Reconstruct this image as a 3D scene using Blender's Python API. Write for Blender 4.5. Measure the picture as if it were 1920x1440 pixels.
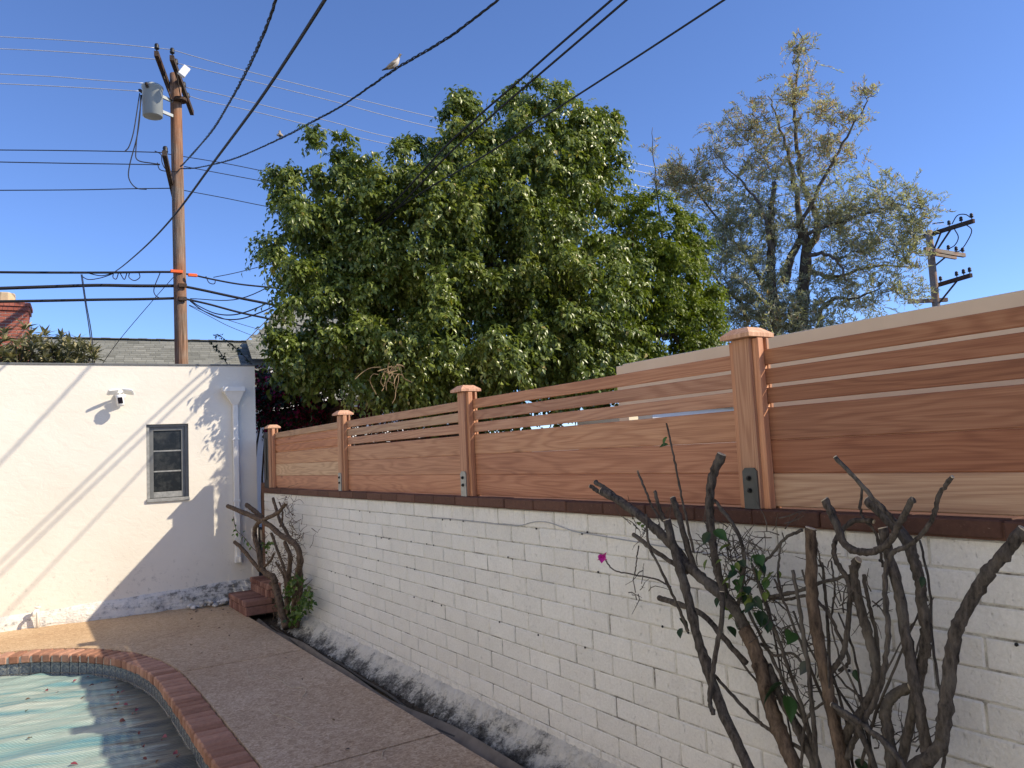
import bpy, math, random
import numpy as np
from mathutils import Vector, Matrix

for o in list(bpy.data.objects): bpy.data.objects.remove(o)
random.seed(7); RNG = np.random.default_rng(11)
scene = bpy.context.scene
C = scene.collection

# ------------------------------------------------------------------ camera
# world: +Y runs along the block wall away from the camera, +X points at the wall, patio at z = PZ
H = 1.63
FPX, CX, CY = 1440.0, 960.0, 720.0
ROT = np.array([[0.8403531395471986, -0.005972492413847584, -0.5420063931242259],
                [-0.5397519665415701, -0.10098585180455182, -0.8357449804514633],
                [-0.04974349673750519, 0.9948699347501038, -0.08808744213933212]])
cam_d = bpy.data.cameras.new('camera'); cam = bpy.data.objects.new('camera', cam_d); C.objects.link(cam)
m4 = Matrix.Identity(4)
for i in range(3):
    for j in range(3): m4[i][j] = ROT[i][j]
m4.translation = (0, 0, H)
cam.matrix_world = m4
cam_d.sensor_fit = 'HORIZONTAL'; cam_d.sensor_width = 36.0; cam_d.lens = 36.0 * FPX / 1920.0
cam_d.clip_start = 0.05; cam_d.clip_end = 2000
scene.camera = cam

# ------------------------------------------------------------------ sky, sun, exposure
SUN = np.array([1.0, -0.95, 1.06]); SUN = SUN / np.linalg.norm(SUN)      # towards the sun
world = bpy.data.worlds.new('World'); scene.world = world; world.use_nodes = True
wn = world.node_tree.nodes; wl = world.node_tree.links; wn.clear()
sky_t = wn.new('ShaderNodeTexSky'); sky_t.sky_type = 'NISHITA'; sky_t.sun_disc = False
sky_t.sun_elevation = math.asin(SUN[2]); sky_t.sun_rotation = math.atan2(SUN[0], SUN[1])
sky_t.air_density = 0.85; sky_t.dust_density = 0.2; sky_t.ozone_density = 8.5; sky_t.altitude = 1000
bg = wn.new('ShaderNodeBackground'); bg.inputs['Strength'].default_value = 0.120
wo = wn.new('ShaderNodeOutputWorld')
tintn = wn.new('ShaderNodeMix'); tintn.data_type = 'RGBA'; tintn.blend_type = 'MULTIPLY'; tintn.inputs[0].default_value = 1.0; tintn.inputs[7].default_value = (1.06, 0.95, 0.985, 1.0)
wl.new(sky_t.outputs[0], tintn.inputs[6]); wl.new(tintn.outputs[2], bg.inputs[0]); wl.new(bg.outputs[0], wo.inputs[0])
sun_d = bpy.data.lights.new('sun', 'SUN'); sun_d.energy = 3.2; sun_d.angle = math.radians(0.53); sun_d.color = (1.0, 0.88, 0.69)
sun = bpy.data.objects.new('sun', sun_d); C.objects.link(sun); sun.location = (20, -19, 21)
sun.rotation_euler = Vector(SUN).to_track_quat('Z', 'Y').to_euler()
vs = scene.view_settings; vs.view_transform = 'Standard'; vs.look = 'None'; vs.exposure = 0.96; vs.gamma = 1.0; vs.use_curve_mapping = False

# ------------------------------------------------------------------ picture to place
O3 = np.array([0, 0, H])
def ray(px, py): return ROT @ np.array([px - CX, CY - py, -FPX])
def on_plane(px, py, p0, n):
    r = ray(px, py); n = np.array(n, float); return O3 + r * (np.dot(np.array(p0, float) - O3, n) / np.dot(r, n))
def at_z(px, py, z): return on_plane(px, py, (0, 0, z), (0, 0, 1))
def at_x(px, py, x): return on_plane(px, py, (x, 0, 0), (1, 0, 0))
def at_d(px, py, d):
    r = ray(px, py); return O3 + r / math.hypot(r[0], r[1]) * d

# ------------------------------------------------------------------ objects and tags
def link(o, parent=None):
    C.objects.link(o)
    if parent is not None: o.parent = parent
    return o
def tag(o, label, cat=None, group=None):
    o['label'] = label
    if cat: o['category'] = cat
    if group: o['group'] = group
    return o
def structure(o): o['kind'] = 'structure'; return o
def stuff(o): o['kind'] = 'stuff'; return o
def empty(name, loc=(0, 0, 0), rz=0.0):
    o = bpy.data.objects.new(name, None); C.objects.link(o); o.location = loc; o.rotation_euler = (0, 0, rz)
    o.empty_display_size = 0.1
    return o
def mesh(name, v, f, mat=None, smooth=False):
    me = bpy.data.meshes.new(name)
    me.from_pydata([tuple(map(float, p)) for p in v], [], [tuple(map(int, q)) for q in f]); me.update()
    if smooth: me.polygons.foreach_set('use_smooth', [True] * len(me.polygons))
    if mat: me.materials.append(mat)
    return me
def ob(name, me, parent=None, loc=None, rot=None, color=None):
    o = bpy.data.objects.new(name, me)
    if loc is not None: o.location = loc
    if rot is not None: o.rotation_euler = rot
    if color is not None: o.color = (*color, 1.0) if len(color) == 3 else color
    return link(o, parent)
def fast_mesh(name, V, F, mat, var=None, smooth=False):
    """V (n,3), F (m,k) with constant k; var = one value per face."""
    V = np.asarray(V, np.float32); F = np.asarray(F, np.int32); k = F.shape[1]
    me = bpy.data.meshes.new(name)
    me.vertices.add(len(V)); me.vertices.foreach_set('co', V.ravel())
    me.loops.add(F.size); me.loops.foreach_set('vertex_index', F.ravel())
    me.polygons.add(len(F)); me.polygons.foreach_set('loop_start', np.arange(len(F), dtype=np.int32) * k)
    me.update(calc_edges=True)
    if var is not None:
        at = me.attributes.new('var', 'FLOAT', 'FACE'); at.data.foreach_set('value', np.asarray(var, np.float32))
    if smooth: me.polygons.foreach_set('use_smooth', np.ones(len(F), bool))
    me.materials.append(mat)
    return me
class Soup:
    def __init__(s): s.v = []; s.f = []
    def add(s, v, f):
        n = len(s.v); s.v += [tuple(p) for p in v]; s.f += [tuple(i + n for i in q) for q in f]; return s
    def build(s, name, mat, parent=None, smooth=False, **kw): return ob(name, mesh(name, s.v, s.f, mat, smooth), parent, **kw)
def chbox(x0, x1, y0, y1, z0, z1, c=0.003):
    """box with chamfered edges: 24 vertices"""
    v = []; idx = {}
    P = ((x0, x1), (y0, y1), (z0, z1))
    for i in (0, 1):
        for j in (0, 1):
            for k in (0, 1):
                s = (1 - 2 * i, 1 - 2 * j, 1 - 2 * k); b = (P[0][i], P[1][j], P[2][k])
                for a in range(3):       # vertex lying on the face normal to axis a
                    p = [b[t] + (0 if t == a else s[t] * c) for t in range(3)]
                    idx[(i, j, k, a)] = len(v); v.append(p)
    f = []
    q = [(0, 0), (1, 0), (1, 1), (0, 1)]
    for e in (0, 1):
        f.append([idx[(e, a, b, 0)] for a, b in (q if e else q[::-1])])
        f.append([idx[(a, e, b, 1)] for a, b in (q[::-1] if e else q)])
        f.append([idx[(a, b, e, 2)] for a, b in (q if e else q[::-1])])
    for a in (0, 1):
        for b in (0, 1):
            f.append([idx[(0, a, b, 1)], idx[(1, a, b, 1)], idx[(1, a, b, 2)], idx[(0, a, b, 2)]])
            f.append([idx[(a, 0, b, 0)], idx[(a, 1, b, 0)], idx[(a, 1, b, 2)], idx[(a, 0, b, 2)]])
            f.append([idx[(a, b, 0, 0)], idx[(a, b, 1, 0)], idx[(a, b, 1, 1)], idx[(a, b, 0, 1)]])
            for c_ in (0, 1): pass
    for i in (0, 1):
        for j in (0, 1):
            for k in (0, 1): f.append([idx[(i, j, k, 0)], idx[(i, j, k, 1)], idx[(i, j, k, 2)]])
    return v, f
def fixn(me):
    import bmesh
    b = bmesh.new(); b.from_mesh(me); bmesh.ops.recalc_face_normals(b, faces=b.faces); b.to_mesh(me); b.free(); return me
_cb = {}
def chmesh(name, sx, sy, sz, mat, c=0.003):
    k = (name, round(sx, 4), round(sy, 4), round(sz, 4), mat.name, c)
    if k not in _cb: _cb[k] = fixn(mesh(name, *chbox(-sx / 2, sx / 2, -sy / 2, sy / 2, -sz / 2, sz / 2, c), mat))
    return _cb[k]
def boxo(name, x0, x1, y0, y1, z0, z1, mat, parent=None, c=0.003, color=None, rot=None):
    return ob(name, chmesh(name, x1 - x0, y1 - y0, z1 - z0, mat, c), parent, ((x0 + x1) / 2, (y0 + y1) / 2, (z0 + z1) / 2), rot, color)
def catmull(P, n=6):
    P = np.array(P, float)
    if len(P) < 3: return np.array([P[0] + (P[-1] - P[0]) * t for t in np.linspace(0, 1, n + 1)])
    Q = np.vstack([2 * P[0] - P[1], P, 2 * P[-1] - P[-2]]); out = []
    for i in range(1, len(Q) - 2):
        for t in np.linspace(0, 1, n, endpoint=False):
            a, b, c, d = Q[i - 1], Q[i], Q[i + 1], Q[i + 2]
            out.append(0.5 * (2 * b + (c - a) * t + (2 * a - 5 * b + 4 * c - d) * t * t + (3 * b - a - 3 * c + d) * t ** 3))
    out.append(Q[-2]); return np.array(out)
def tube(P, R, n=6, cap=True, wob=0.0):
    P = np.array(P, float); m = len(P); R = np.full(m, R) if np.isscalar(R) else np.array(R, float)
    T = np.gradient(P, axis=0); T /= np.linalg.norm(T, axis=1)[:, None] + 1e-9
    u = np.cross(T[0], (0.31, 0.2, 0.93)); u /= np.linalg.norm(u); V = []
    for i in range(m):
        u = u - T[i] * np.dot(u, T[i]); u /= np.linalg.norm(u) + 1e-9; w = np.cross(T[i], u)
        for k in range(n):
            a = 2 * math.pi * k / n; r = R[i] * (1 + (wob * (random.random() - .5) if wob else 0))
            V.append(P[i] + (u * math.cos(a) + w * math.sin(a)) * r)
    F = [(i * n + k, i * n + (k + 1) % n, (i + 1) * n + (k + 1) % n, (i + 1) * n + k) for i in range(m - 1) for k in range(n)]
    if cap: F += [tuple(range(n))[::-1], tuple(range((m - 1) * n, m * n))]
    return V, F
def lathe(prof, n=20, z0=0):
    V = [(r * math.cos(2 * math.pi * k / n), r * math.sin(2 * math.pi * k / n), z + z0) for r, z in prof for k in range(n)]
    m = len(prof)
    F = [(i * n + k, i * n + (k + 1) % n, (i + 1) * n + (k + 1) % n, (i + 1) * n + k) for i in range(m - 1) for k in range(n)]
    F += [tuple(range(n))[::-1], tuple(range((m - 1) * n, m * n))]
    return V, F
def boxvf(x0, x1, y0, y1, z0, z1):
    v = [(x, y, z) for x in (x0, x1) for y in (y0, y1) for z in (z0, z1)]
    return v, [(0, 1, 3, 2), (4, 6, 7, 5), (0, 4, 5, 1), (2, 3, 7, 6), (0, 2, 6, 4), (1, 5, 7, 3)]
def beam(A, B, w, h, up=(0, 0, 1)):
    A = np.array(A, float); B = np.array(B, float); d = B - A; d /= np.linalg.norm(d)
    s = np.cross(d, up); s /= np.linalg.norm(s); t = np.cross(s, d)
    v = [p + s * a * w / 2 + t * b * h / 2 for p in (A, B) for a, b in ((-1, -1), (1, -1), (1, 1), (-1, 1))]
    return v, [(3, 2, 1, 0), (4, 5, 6, 7), (0, 1, 5, 4), (1, 2, 6, 5), (2, 3, 7, 6), (3, 0, 4, 7)]

# ------------------------------------------------------------------ materials
class NT:
    def __init__(s, name):
        s.m = bpy.data.materials.new(name); s.m.use_nodes = True; s.t = s.m.node_tree; s.n = s.t.nodes; s.l = s.t.links
        s.b = s.n['Principled BSDF']; s.out = s.n['Material Output']
    def node(s, t, **kw):
        n = s.n.new('ShaderNode' + t)
        for k, v in kw.items(): setattr(n, k, v)
        return n
    def put(s, sock, v):
        if hasattr(v, 'node'): s.l.new(v, sock)
        elif v is not None: sock.default_value = (*v, 1.0) if isinstance(v, (tuple, list)) and len(v) == 3 and sock.type == 'RGBA' else v
    def pos(s): return s.node('NewGeometry').outputs['Position']
    def obj(s): return s.node('TexCoord').outputs['Object']
    def rnd(s): return s.node('ObjectInfo').outputs['Random']
    def ocol(s): return s.node('ObjectInfo').outputs['Color']
    def attr(s, n): return s.node('Attribute', attribute_name=n).outputs['Fac']
    def map(s, v, sc=(1, 1, 1), loc=(0, 0, 0), rot=(0, 0, 0)):
        n = s.node('Mapping'); s.l.new(v, n.inputs[0]); s.put(n.inputs['Scale'], sc); s.put(n.inputs['Location'], loc); s.put(n.inputs['Rotation'], rot); return n.outputs[0]
    def noise(s, v, scale=5, detail=4, rough=.55, dist=0.0):
        n = s.node('TexNoise'); s.l.new(v, n.inputs['Vector']); n.inputs['Scale'].default_value = scale; n.inputs['Detail'].default_value = detail
        n.inputs['Roughness'].default_value = rough; n.inputs['Distortion'].default_value = dist; return n.outputs['Fac']
    def voro(s, v, scale=5, feature='F1', out='Distance'):
        n = s.node('TexVoronoi', feature=feature); s.l.new(v, n.inputs['Vector']); n.inputs['Scale'].default_value = scale; return n.outputs[out]
    def math(s, op, a, b=None, c=None):
        n = s.node('Math', operation=op)
        for i, x in enumerate((a, b, c)):
            if x is not None: s.put(n.inputs[i], x)
        return n.outputs[0]
    def vadd(s, a, b):
        n = s.node('VectorMath', operation='ADD'); s.put(n.inputs[0], a); s.put(n.inputs[1], b); return n.outputs[0]
    def ramp(s, f, stops):
        n = s.node('ValToRGB'); s.l.new(f, n.inputs[0]); e = n.color_ramp.elements
        while len(e) < len(stops): e.new(0.5)
        for i, (p, c) in enumerate(stops): e[i].position = p; e[i].color = (*c, 1) if len(c) == 3 else c
        return n.outputs[0]
    def step(s, f, a, b):
        n = s.node('MapRange'); s.l.new(f, n.inputs[0]); n.inputs[1].default_value = a; n.inputs[2].default_value = b; return n.outputs[0]
    def mix(s, f, a, b, blend='MIX'):
        n = s.node('Mix', data_type='RGBA', blend_type=blend); s.put(n.inputs[0], f); s.put(n.inputs[6], a); s.put(n.inputs[7], b); return n.outputs[2]
    def bump(s, h, strength=.3, dist=.01, prev=None):
        n = s.node('Bump'); s.l.new(h, n.inputs['Height']); n.inputs['Strength'].default_value = strength; n.inputs['Distance'].default_value = dist
        if prev is not None: s.l.new(prev, n.inputs['Normal'])
        return n.outputs[0]
    def done(s, col, rough=.7, normal=None, spec=.4, metal=0.0, **kw):
        s.put(s.b.inputs['Base Color'], col); s.put(s.b.inputs['Roughness'], rough)
        s.b.inputs['Specular IOR Level'].default_value = spec; s.b.inputs['Metallic'].default_value = metal
        if normal is not None: s.l.new(normal, s.b.inputs['Normal'])
        for k, v in kw.items(): s.put(s.b.inputs[k], v)
        return s.m

def m_plain(name, c, rough=.6, spec=.4, metal=0.0, var=.15, scale=8, bumpd=0.0):
    t = NT(name); p = t.pos(); n = t.noise(p, scale, 5)
    d = tuple(x * (1 - var) for x in c); l = tuple(min(1, x * (1 + var)) for x in c)
    nrm = t.bump(t.noise(p, scale * 6, 4), .3, bumpd) if bumpd else None
    return t.done(t.ramp(n, [(.3, d), (.7, l)]), rough, nrm, spec, metal)

def m_stucco():
    t = NT('white_stucco'); p = t.pos()
    big = t.noise(p, 1.6, 4); fine = t.noise(p, 55, 4, .6); trow = t.noise(t.map(p, (1, 1, 1.6)), 7, 5, .55, .6)
    col = t.ramp(big, [(.25, (.72, .675, .59)), (.75, (.79, .745, .66))])
    z = t.node('SeparateXYZ'); t.l.new(p, z.inputs[0])
    low = t.math('SUBTRACT', 1.0, t.step(z.outputs[2], 0.1, .75))
    dirt = t.math('MULTIPLY', t.step(t.noise(p, 14, 8, .72), .56, .72), low)
    col = t.mix(t.math('MULTIPLY', dirt, .75), col, (.22, .21, .19))
    spk = t.step(t.noise(p, 34, 3, .5), .735, .77)
    col = t.mix(t.math('MULTIPLY', spk, .45), col, (.25, .24, .22))
    h = t.math('ADD', t.math('MULTIPLY', trow, 1.0), t.math('MULTIPLY', fine, .22))
    return t.done(col, .85, t.bump(h, .35, .014), .2)

def m_block():
    t = NT('white_painted_block'); p = t.pos(); r = t.rnd()
    big = t.noise(p, 2.0, 4)
    col = t.ramp(big, [(.25, (.82, .80, .74)), (.75, (.89, .87, .81))])
    col = t.mix(t.math('MULTIPLY', r, .35), col, (.69, .665, .605))
    pits = t.step(t.noise(t.map(p, (1, 1, .6)), 48, 4, .65), .61, .70)
    col = t.mix(t.math('MULTIPLY', pits, .30), col, (.36, .35, .31))
    fine = t.step(t.noise(p, 75, 6, .75), .38, .60)
    col = t.mix(fine, t.mix(1.0, col, (.895, .895, .89), 'MULTIPLY'), col)
    blot = t.step(t.noise(p, 5, 6, .7), .52, .72)
    col = t.mix(t.math('MULTIPLY', blot, .22), col, (.52, .50, .45))
    z = t.node('SeparateXYZ'); t.l.new(p, z.inputs[0])
    low = t.math('SUBTRACT', 1.0, t.step(z.outputs[2], -.05, .12))
    dirt = t.math('MULTIPLY', t.step(t.noise(p, 22, 8, .75), .48, .66), low)
    col = t.mix(t.math('MULTIPLY', dirt, .7), col, (.16, .155, .14))
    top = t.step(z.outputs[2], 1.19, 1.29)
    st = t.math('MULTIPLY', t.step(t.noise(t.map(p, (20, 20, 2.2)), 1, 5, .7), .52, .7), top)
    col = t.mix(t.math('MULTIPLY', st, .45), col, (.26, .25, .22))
    rough = t.noise(p, 90, 5, .65); lump = t.noise(p, 13, 4, .5, .3)
    h = t.math('ADD', t.math('MULTIPLY', rough, .5), lump)
    h = t.math('SUBTRACT', h, t.math('MULTIPLY', pits, .25))
    return t.done(col, .78, t.bump(h, .8, .014), .25)

def m_mortar():
    t = NT('painted_mortar'); p = t.pos()
    f = t.step(t.noise(p, 6, 7, .78), .44, .66)
    col = t.mix(f, (.66, .64, .57), (.10, .092, .078))
    return t.done(col, .85, t.bump(t.noise(p, 70, 4), .6, .01), .2)

def m_footing():
    t = NT('crumbling_footing'); p = t.pos()
    z = t.node('SeparateXYZ'); t.l.new(p, z.inputs[0])
    low = t.step(z.outputs[2], .0, -.12)
    n = t.noise(t.map(p, (1, 1, 1.8)), 34, 9, .8)
    f = t.math('ADD', t.math('MULTIPLY', low, .20), t.math('SUBTRACT', t.math('MULTIPLY', t.math('ADD', n, t.noise(p, 6, 5, .6)), .62), .28))
    col = t.ramp(f, [(.34, (.78, .74, .64)), (.42, (.60, .57, .49)), (.50, (.22, .21, .185)), (.60, (.06, .056, .048))])
    return t.done(col, .95, t.bump(t.noise(p, 55, 8, .75), .9, .02), .15)

def m_plinth():
    t = NT('rough_plinth'); p = t.pos()
    x = t.node('SeparateXYZ'); t.l.new(p, x.inputs[0])
    right = t.step(x.outputs[0], .7, 2.5)
    n = t.noise(p, 16, 9, .75); st = t.noise(t.map(p, (2.5, 2.5, 14)), 1.6, 6, .7, .4)
    f = t.math('ADD', t.math('MULTIPLY', n, .6), t.math('MULTIPLY', st, .4))
    f = t.math('ADD', f, t.math('MULTIPLY', right, .10))
    col = t.ramp(f, [(.50, (.78, .75, .69)), (.57, (.62, .60, .56)), (.63, (.24, .235, .215)), (.75, (.085, .082, .072))])
    h = t.math('ADD', t.noise(p, 9, 7, .7, .5), st)
    return t.done(col, .9, t.bump(h, .8, .04), .2)

def m_concrete():
    t = NT('tan_patio_concrete'); p = t.pos()
    w = t.noise(t.map(p, (1, 1, 1)), 26, 3, .6, 1.6); f = t.noise(p, 110, 5, .7); big = t.noise(p, .8, 4)
    a = t.math('ADD', t.math('MULTIPLY', w, .62), t.math('MULTIPLY', f, .38))
    col = t.ramp(a, [(.38, (.32, .225, .150)), (.50, (.495, .372, .262)), (.62, (.66, .53, .395))])
    sep = t.node('SeparateXYZ'); t.l.new(p, sep.inputs[0])
    far = t.step(sep.outputs[1], 6.6, 9.4)
    col = t.mix(t.math('MULTIPLY', far, .55), col, t.ramp(a, [(.38, (.48, .305, .15)), (.62, (.70, .50, .285))]))
    col = t.mix(t.step(big, .35, .7), col, t.mix(1.0, col, (.84, .79, .74), 'MULTIPLY'))
    stain = t.step(t.noise(p, 3.2, 6, .68), .6, .72)
    col = t.mix(t.math('MULTIPLY', stain, .30), col, (.11, .085, .07))
    return t.done(col, .88, t.bump(a, .7, .012), .25)

def m_brick(name, dark, light, mortar=0):
    t = NT(name); p = t.pos(); r = t.rnd()
    n = t.noise(p, 30, 6, .65)
    col = t.mix(r, dark, light); col = t.mix(t.step(n, .35, .75), t.mix(1.0, col, (.72, .72, .74), 'MULTIPLY'), col)
    sp = t.step(t.noise(p, 120, 3), .66, .74)
    col = t.mix(t.math('MULTIPLY', sp, .35), col, (.45, .36, .30))
    return t.done(col, .85, t.bump(t.noise(p, 75, 5, .65), .5, .006), .25)

def m_redwood(name='redwood', along='y', dark=(.24, .108, .064), mid=(.43, .22, .13), light=(.60, .355, .22)):
    t = NT(name); r = t.rnd(); o = t.obj()
    off = t.node('CombineXYZ'); t.l.new(t.math('MULTIPLY', r, 37.0), off.inputs[0]); t.l.new(t.math('MULTIPLY', r, 91.0), off.inputs[1]); t.l.new(t.math('MULTIPLY', r, 53.0), off.inputs[2])
    v = t.vadd(o, off.outputs[0])
    sc = (6.5, .55, 6.5) if along == 'y' else (6.5, 6.5, .55)
    fib = (230, 3, 230) if along == 'y' else (230, 230, 3)
    g = t.noise(t.map(v, sc), 1.0, 2.5, .45, .25)
    rings = t.math('SINE', t.math('MULTIPLY', g, 95.0))
    rings = t.math('POWER', t.math('ADD', t.math('MULTIPLY', rings, .5), .5), 1.7)
    fiber = t.noise(t.map(v, fib), 1.0, 3, .6)
    blot = t.noise(t.map(v, tuple(x * .5 for x in sc)), 1.0, 3)
    f = t.math('ADD', t.math('MULTIPLY', rings, .13), t.math('MULTIPLY', fiber, .52))
    f = t.math('ADD', f, t.math('MULTIPLY', blot, .30))
    col = t.ramp(f, [(.24, light), (.48, mid), (.76, dark)])
    # knots
    kv = t.voro(t.map(v, (3.0, 1.1, 3.0) if along == 'y' else (3, 3, 1.1)), 1.0)
    col = t.mix(t.math('MULTIPLY', t.step(kv, .085, .03), .75), col, (.13, .055, .032))
    col = t.mix(1.0, col, t.ocol(), 'MULTIPLY')
    return t.done(col, .62, t.bump(f, .25, .003), .3)

def m_oldwood(name, c1, c2, along=2, sc=1.0):
    t = NT(name); p = t.pos()
    s = [40.0 * sc] * 3; s[along] = 1.6 * sc
    n = t.noise(t.map(p, tuple(s)), 1.0, 6, .65); b = t.noise(p, 1.4, 4)
    col = t.ramp(n, [(.32, c1), (.68, c2)])
    col = t.mix(t.step(b, .4, .7), col, t.mix(1.0, col, (1.15, .72, .5), 'MULTIPLY'))
    return t.done(col, .9, t.bump(n, .8, .01), .15)

def m_leaf(name, stops, rough=.38, trans=.28, spec=.5):
    t = NT(name); a = t.attr('var')
    col = t.ramp(a, stops)
    t.done(col, rough, None, spec)
    tr = t.node('BsdfTranslucent'); t.l.new(t.mix(1.0, col, (1.25, 1.35, .55), 'MULTIPLY'), tr.inputs[0])
    mx = t.node('MixShader'); mx.inputs[0].default_value = trans
    t.l.new(t.b.outputs[0], mx.inputs[1]); t.l.new(tr.outputs[0], mx.inputs[2]); t.l.new(mx.outputs[0], t.out.inputs[0])
    return t.m

def m_leafobj(name, rough=.42, trans=.25):
    t = NT(name); o = t.obj(); col = t.ocol()
    col = t.mix(t.step(t.noise(o, 60, 3), .35, .7), t.mix(1.0, col, (.7, .75, .7), 'MULTIPLY'), col)
    t.done(col, rough, t.bump(t.noise(o, 90, 3), .3, .003), .45)
    tr = t.node('BsdfTranslucent'); t.l.new(t.mix(1.0, col, (1.2, 1.3, .6), 'MULTIPLY'), tr.inputs[0])
    mx = t.node('MixShader'); mx.inputs[0].default_value = trans
    t.l.new(t.b.outputs[0], mx.inputs[1]); t.l.new(tr.outputs[0], mx.inputs[2]); t.l.new(mx.outputs[0], t.out.inputs[0])
    return t.m

def m_bark(name, c1, c2, scale=30, lichen=None):
    t = NT(name); p = t.pos()
    n = t.noise(t.map(p, (1, 1, .35)), scale, 7, .7); b = t.noise(p, 7, 4)
    col = t.ramp(n, [(.32, c1), (.68, c2)])
    if lichen: col = t.mix(t.math('MULTIPLY', t.step(b, .5, .68), .6), col, lichen)
    return t.done(col, .9, t.bump(n, 1.0, .014), .2)

def m_cover():
    t = NT('pool_cover'); p = t.pos()
    d = t.map(p, (1, 1, 1), (0, 0, 0), (0, 0, math.radians(14)))
    st = t.noise(t.map(d, (.55, 5.5, 1)), 1.3, 6, .6, .5); st2 = t.noise(t.map(d, (.8, 9, 1), (7, 3, 0)), 1.0, 4, .6, .4)
    big = t.noise(p, 1.1, 4)
    base = t.ramp(st, [(.30, (.05, .19, .27)), (.40, (.14, .30, .32)), (.47, (.27, .37, .335)), (.64, (.44, .50, .44))])
    base = t.mix(t.math('MULTIPLY', t.step(st2, .60, .69), .75), base, (.085, .30, .46))
    base = t.mix(t.math('MULTIPLY', t.step(big, .45, .7), .45), base, (.26, .42, .39))
    sep = t.node('SeparateXYZ'); t.l.new(p, sep.inputs[0])
    edge = t.step(sep.outputs[0], .30, .93)
    n = t.noise(t.map(d, (1.6, 9, 1), (3, 1, 0)), 1.4, 8, .72)
    dirt = t.step(t.math('ADD', n, t.math('MULTIPLY', t.math('POWER', edge, 2.0), .42)), .58, .78)
    base = t.mix(t.math('MULTIPLY', dirt, .85), base, (.065, .058, .045))
    w = t.node('TexWave', wave_type='BANDS', bands_direction='X'); w.inputs['Scale'].default_value = 15
    t.l.new(t.map(p, (1, 1, 1), (0, 0, 0), (0, 0, math.radians(-32))), w.inputs[0]); w.inputs['Distortion'].default_value = .6; w.inputs['Detail'].default_value = 1
    base = t.mix(t.math('MULTIPLY', w.outputs['Fac'], .45), base, t.mix(1.0, base, (.45, .5, .52), 'MULTIPLY'))
    b1 = t.bump(t.math('ADD', st, t.math('MULTIPLY', st2, .6)), .6, .06); b2 = t.bump(w.outputs['Fac'], .5, .004, b1)
    return t.done(base, .48, b2, .5)

def m_tile():
    t = NT('pool_tile'); o = t.obj(); v = t.voro(t.map(o, (1, 1, 1)), 40); n = t.noise(o, 60, 3, .5, 1.5)
    col = t.ramp(n, [(.40, (.05, .065, .10)), (.52, (.13, .155, .18)), (.62, (.30, .29, .26))])
    return t.done(col, .25, None, .5)

def m_shingle():
    t = NT('grey_shingle'); p = t.pos()
    v = t.attr('var'); n = t.noise(p, 40, 4)
    col = t.ramp(v, [(.0, (.17, .17, .145)), (.5, (.25, .25, .215)), (1.0, (.34, .335, .29))])
    col = t.mix(t.step(n, .3, .75), t.mix(1.0, col, (.75, .75, .75), 'MULTIPLY'), col)
    return t.done(col, .95, None, .15)

M = {}
M['stucco'] = m_stucco(); M['block'] = m_block(); M['mortar'] = m_mortar(); M['footing'] = m_footing(); M['plinth'] = m_plinth()
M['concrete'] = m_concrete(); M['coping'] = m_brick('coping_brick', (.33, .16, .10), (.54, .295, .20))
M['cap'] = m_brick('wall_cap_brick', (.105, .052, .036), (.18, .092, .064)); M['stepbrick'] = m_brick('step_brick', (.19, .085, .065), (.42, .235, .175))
M['chimbrick'] = m_brick('chimney_brick', (.38, .11, .07), (.54, .18, .12)); M['grout'] = m_plain('pale_grout', (.46, .42, .36), .9, .2, var=.25, scale=30)
M['redwood'] = m_redwood(); M['redpost'] = m_redwood('redwood_post', 'z')
M['soil'] = m_plain('dark_soil', (.07, .056, .042), .95, .1, var=.5, scale=30, bumpd=.03)
M['ground'] = m_plain('dry_ground', (.17, .145, .11), .95, .1, var=.3, scale=2, bumpd=.02)
M['cover'] = m_cover(); M['tile'] = m_tile()
M['bracket'] = m_plain('dark_steel', (.085, .09, .085), .45, .5, .35, var=.15, scale=20)
M['gleamsteel'] = m_plain('gleam_steel', (.27, .28, .27), .42, .5, .5, var=.15, scale=20)  # same steel as the dark brackets, its gleam put into a lighter colour
M['bolt'] = m_plain('black_bolt', (.02, .02, .02), .4, .5, .5)
M['frame'] = m_plain('grey_frame_paint', (.145, .15, .15), .55, .4, var=.12, scale=12)
M['framelit'] = m_plain('lit_frame_paint', (.26, .265, .26), .6, .4, var=.25, scale=25)  # lighter, more mottled copy of the frame paint; sunlit tone is in the colour
M['white'] = m_plain('white_paint', (.78, .76, .71), .55, .4, var=.05)
M['plastic'] = m_plain('white_plastic', (.80, .80, .78), .35, .5, var=.03)
M['lens'] = m_plain('black_lens', (.015, .013, .02), .15, .6)
M['beige'] = m_plain('beige_vinyl', (.68, .59, .42), .6, .3, var=.06, scale=3)
M['pole'] = m_oldwood('weathered_pole', (.085, .058, .042), (.36, .27, .20))
M['poledark'] = m_oldwood('dark_crossarm', (.035, .028, .024), (.105, .085, .07), 1)
M['greywood'] = m_oldwood('grey_crossarm', (.16, .13, .10), (.36, .31, .26), 0)
M['oldfence'] = m_oldwood('old_fence_wood', (.065, .04, .028), (.20, .125, .085))
M['gatewood'] = m_oldwood('gate_slat_wood', (.10, .06, .042), (.25, .16, .11))
M['archwood'] = m_oldwood('arch_gate_wood', (.22, .11, .05), (.36, .20, .10))
M['black'] = m_plain('black_metal', (.016, .015, .014), .5, .4)
M['wire'] = m_plain('black_cable', (.018, .018, .02), .6, .3)
M['wiregrey'] = m_plain('grey_conductor', (.42, .43, .45), .45, .5, .3)
M['can'] = m_plain('transformer_grey', (.40, .43, .42), .4, .5, var=.06, scale=3)
M['orange'] = m_plain('orange_marker', (.85, .13, .02), .5, .4)
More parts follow.
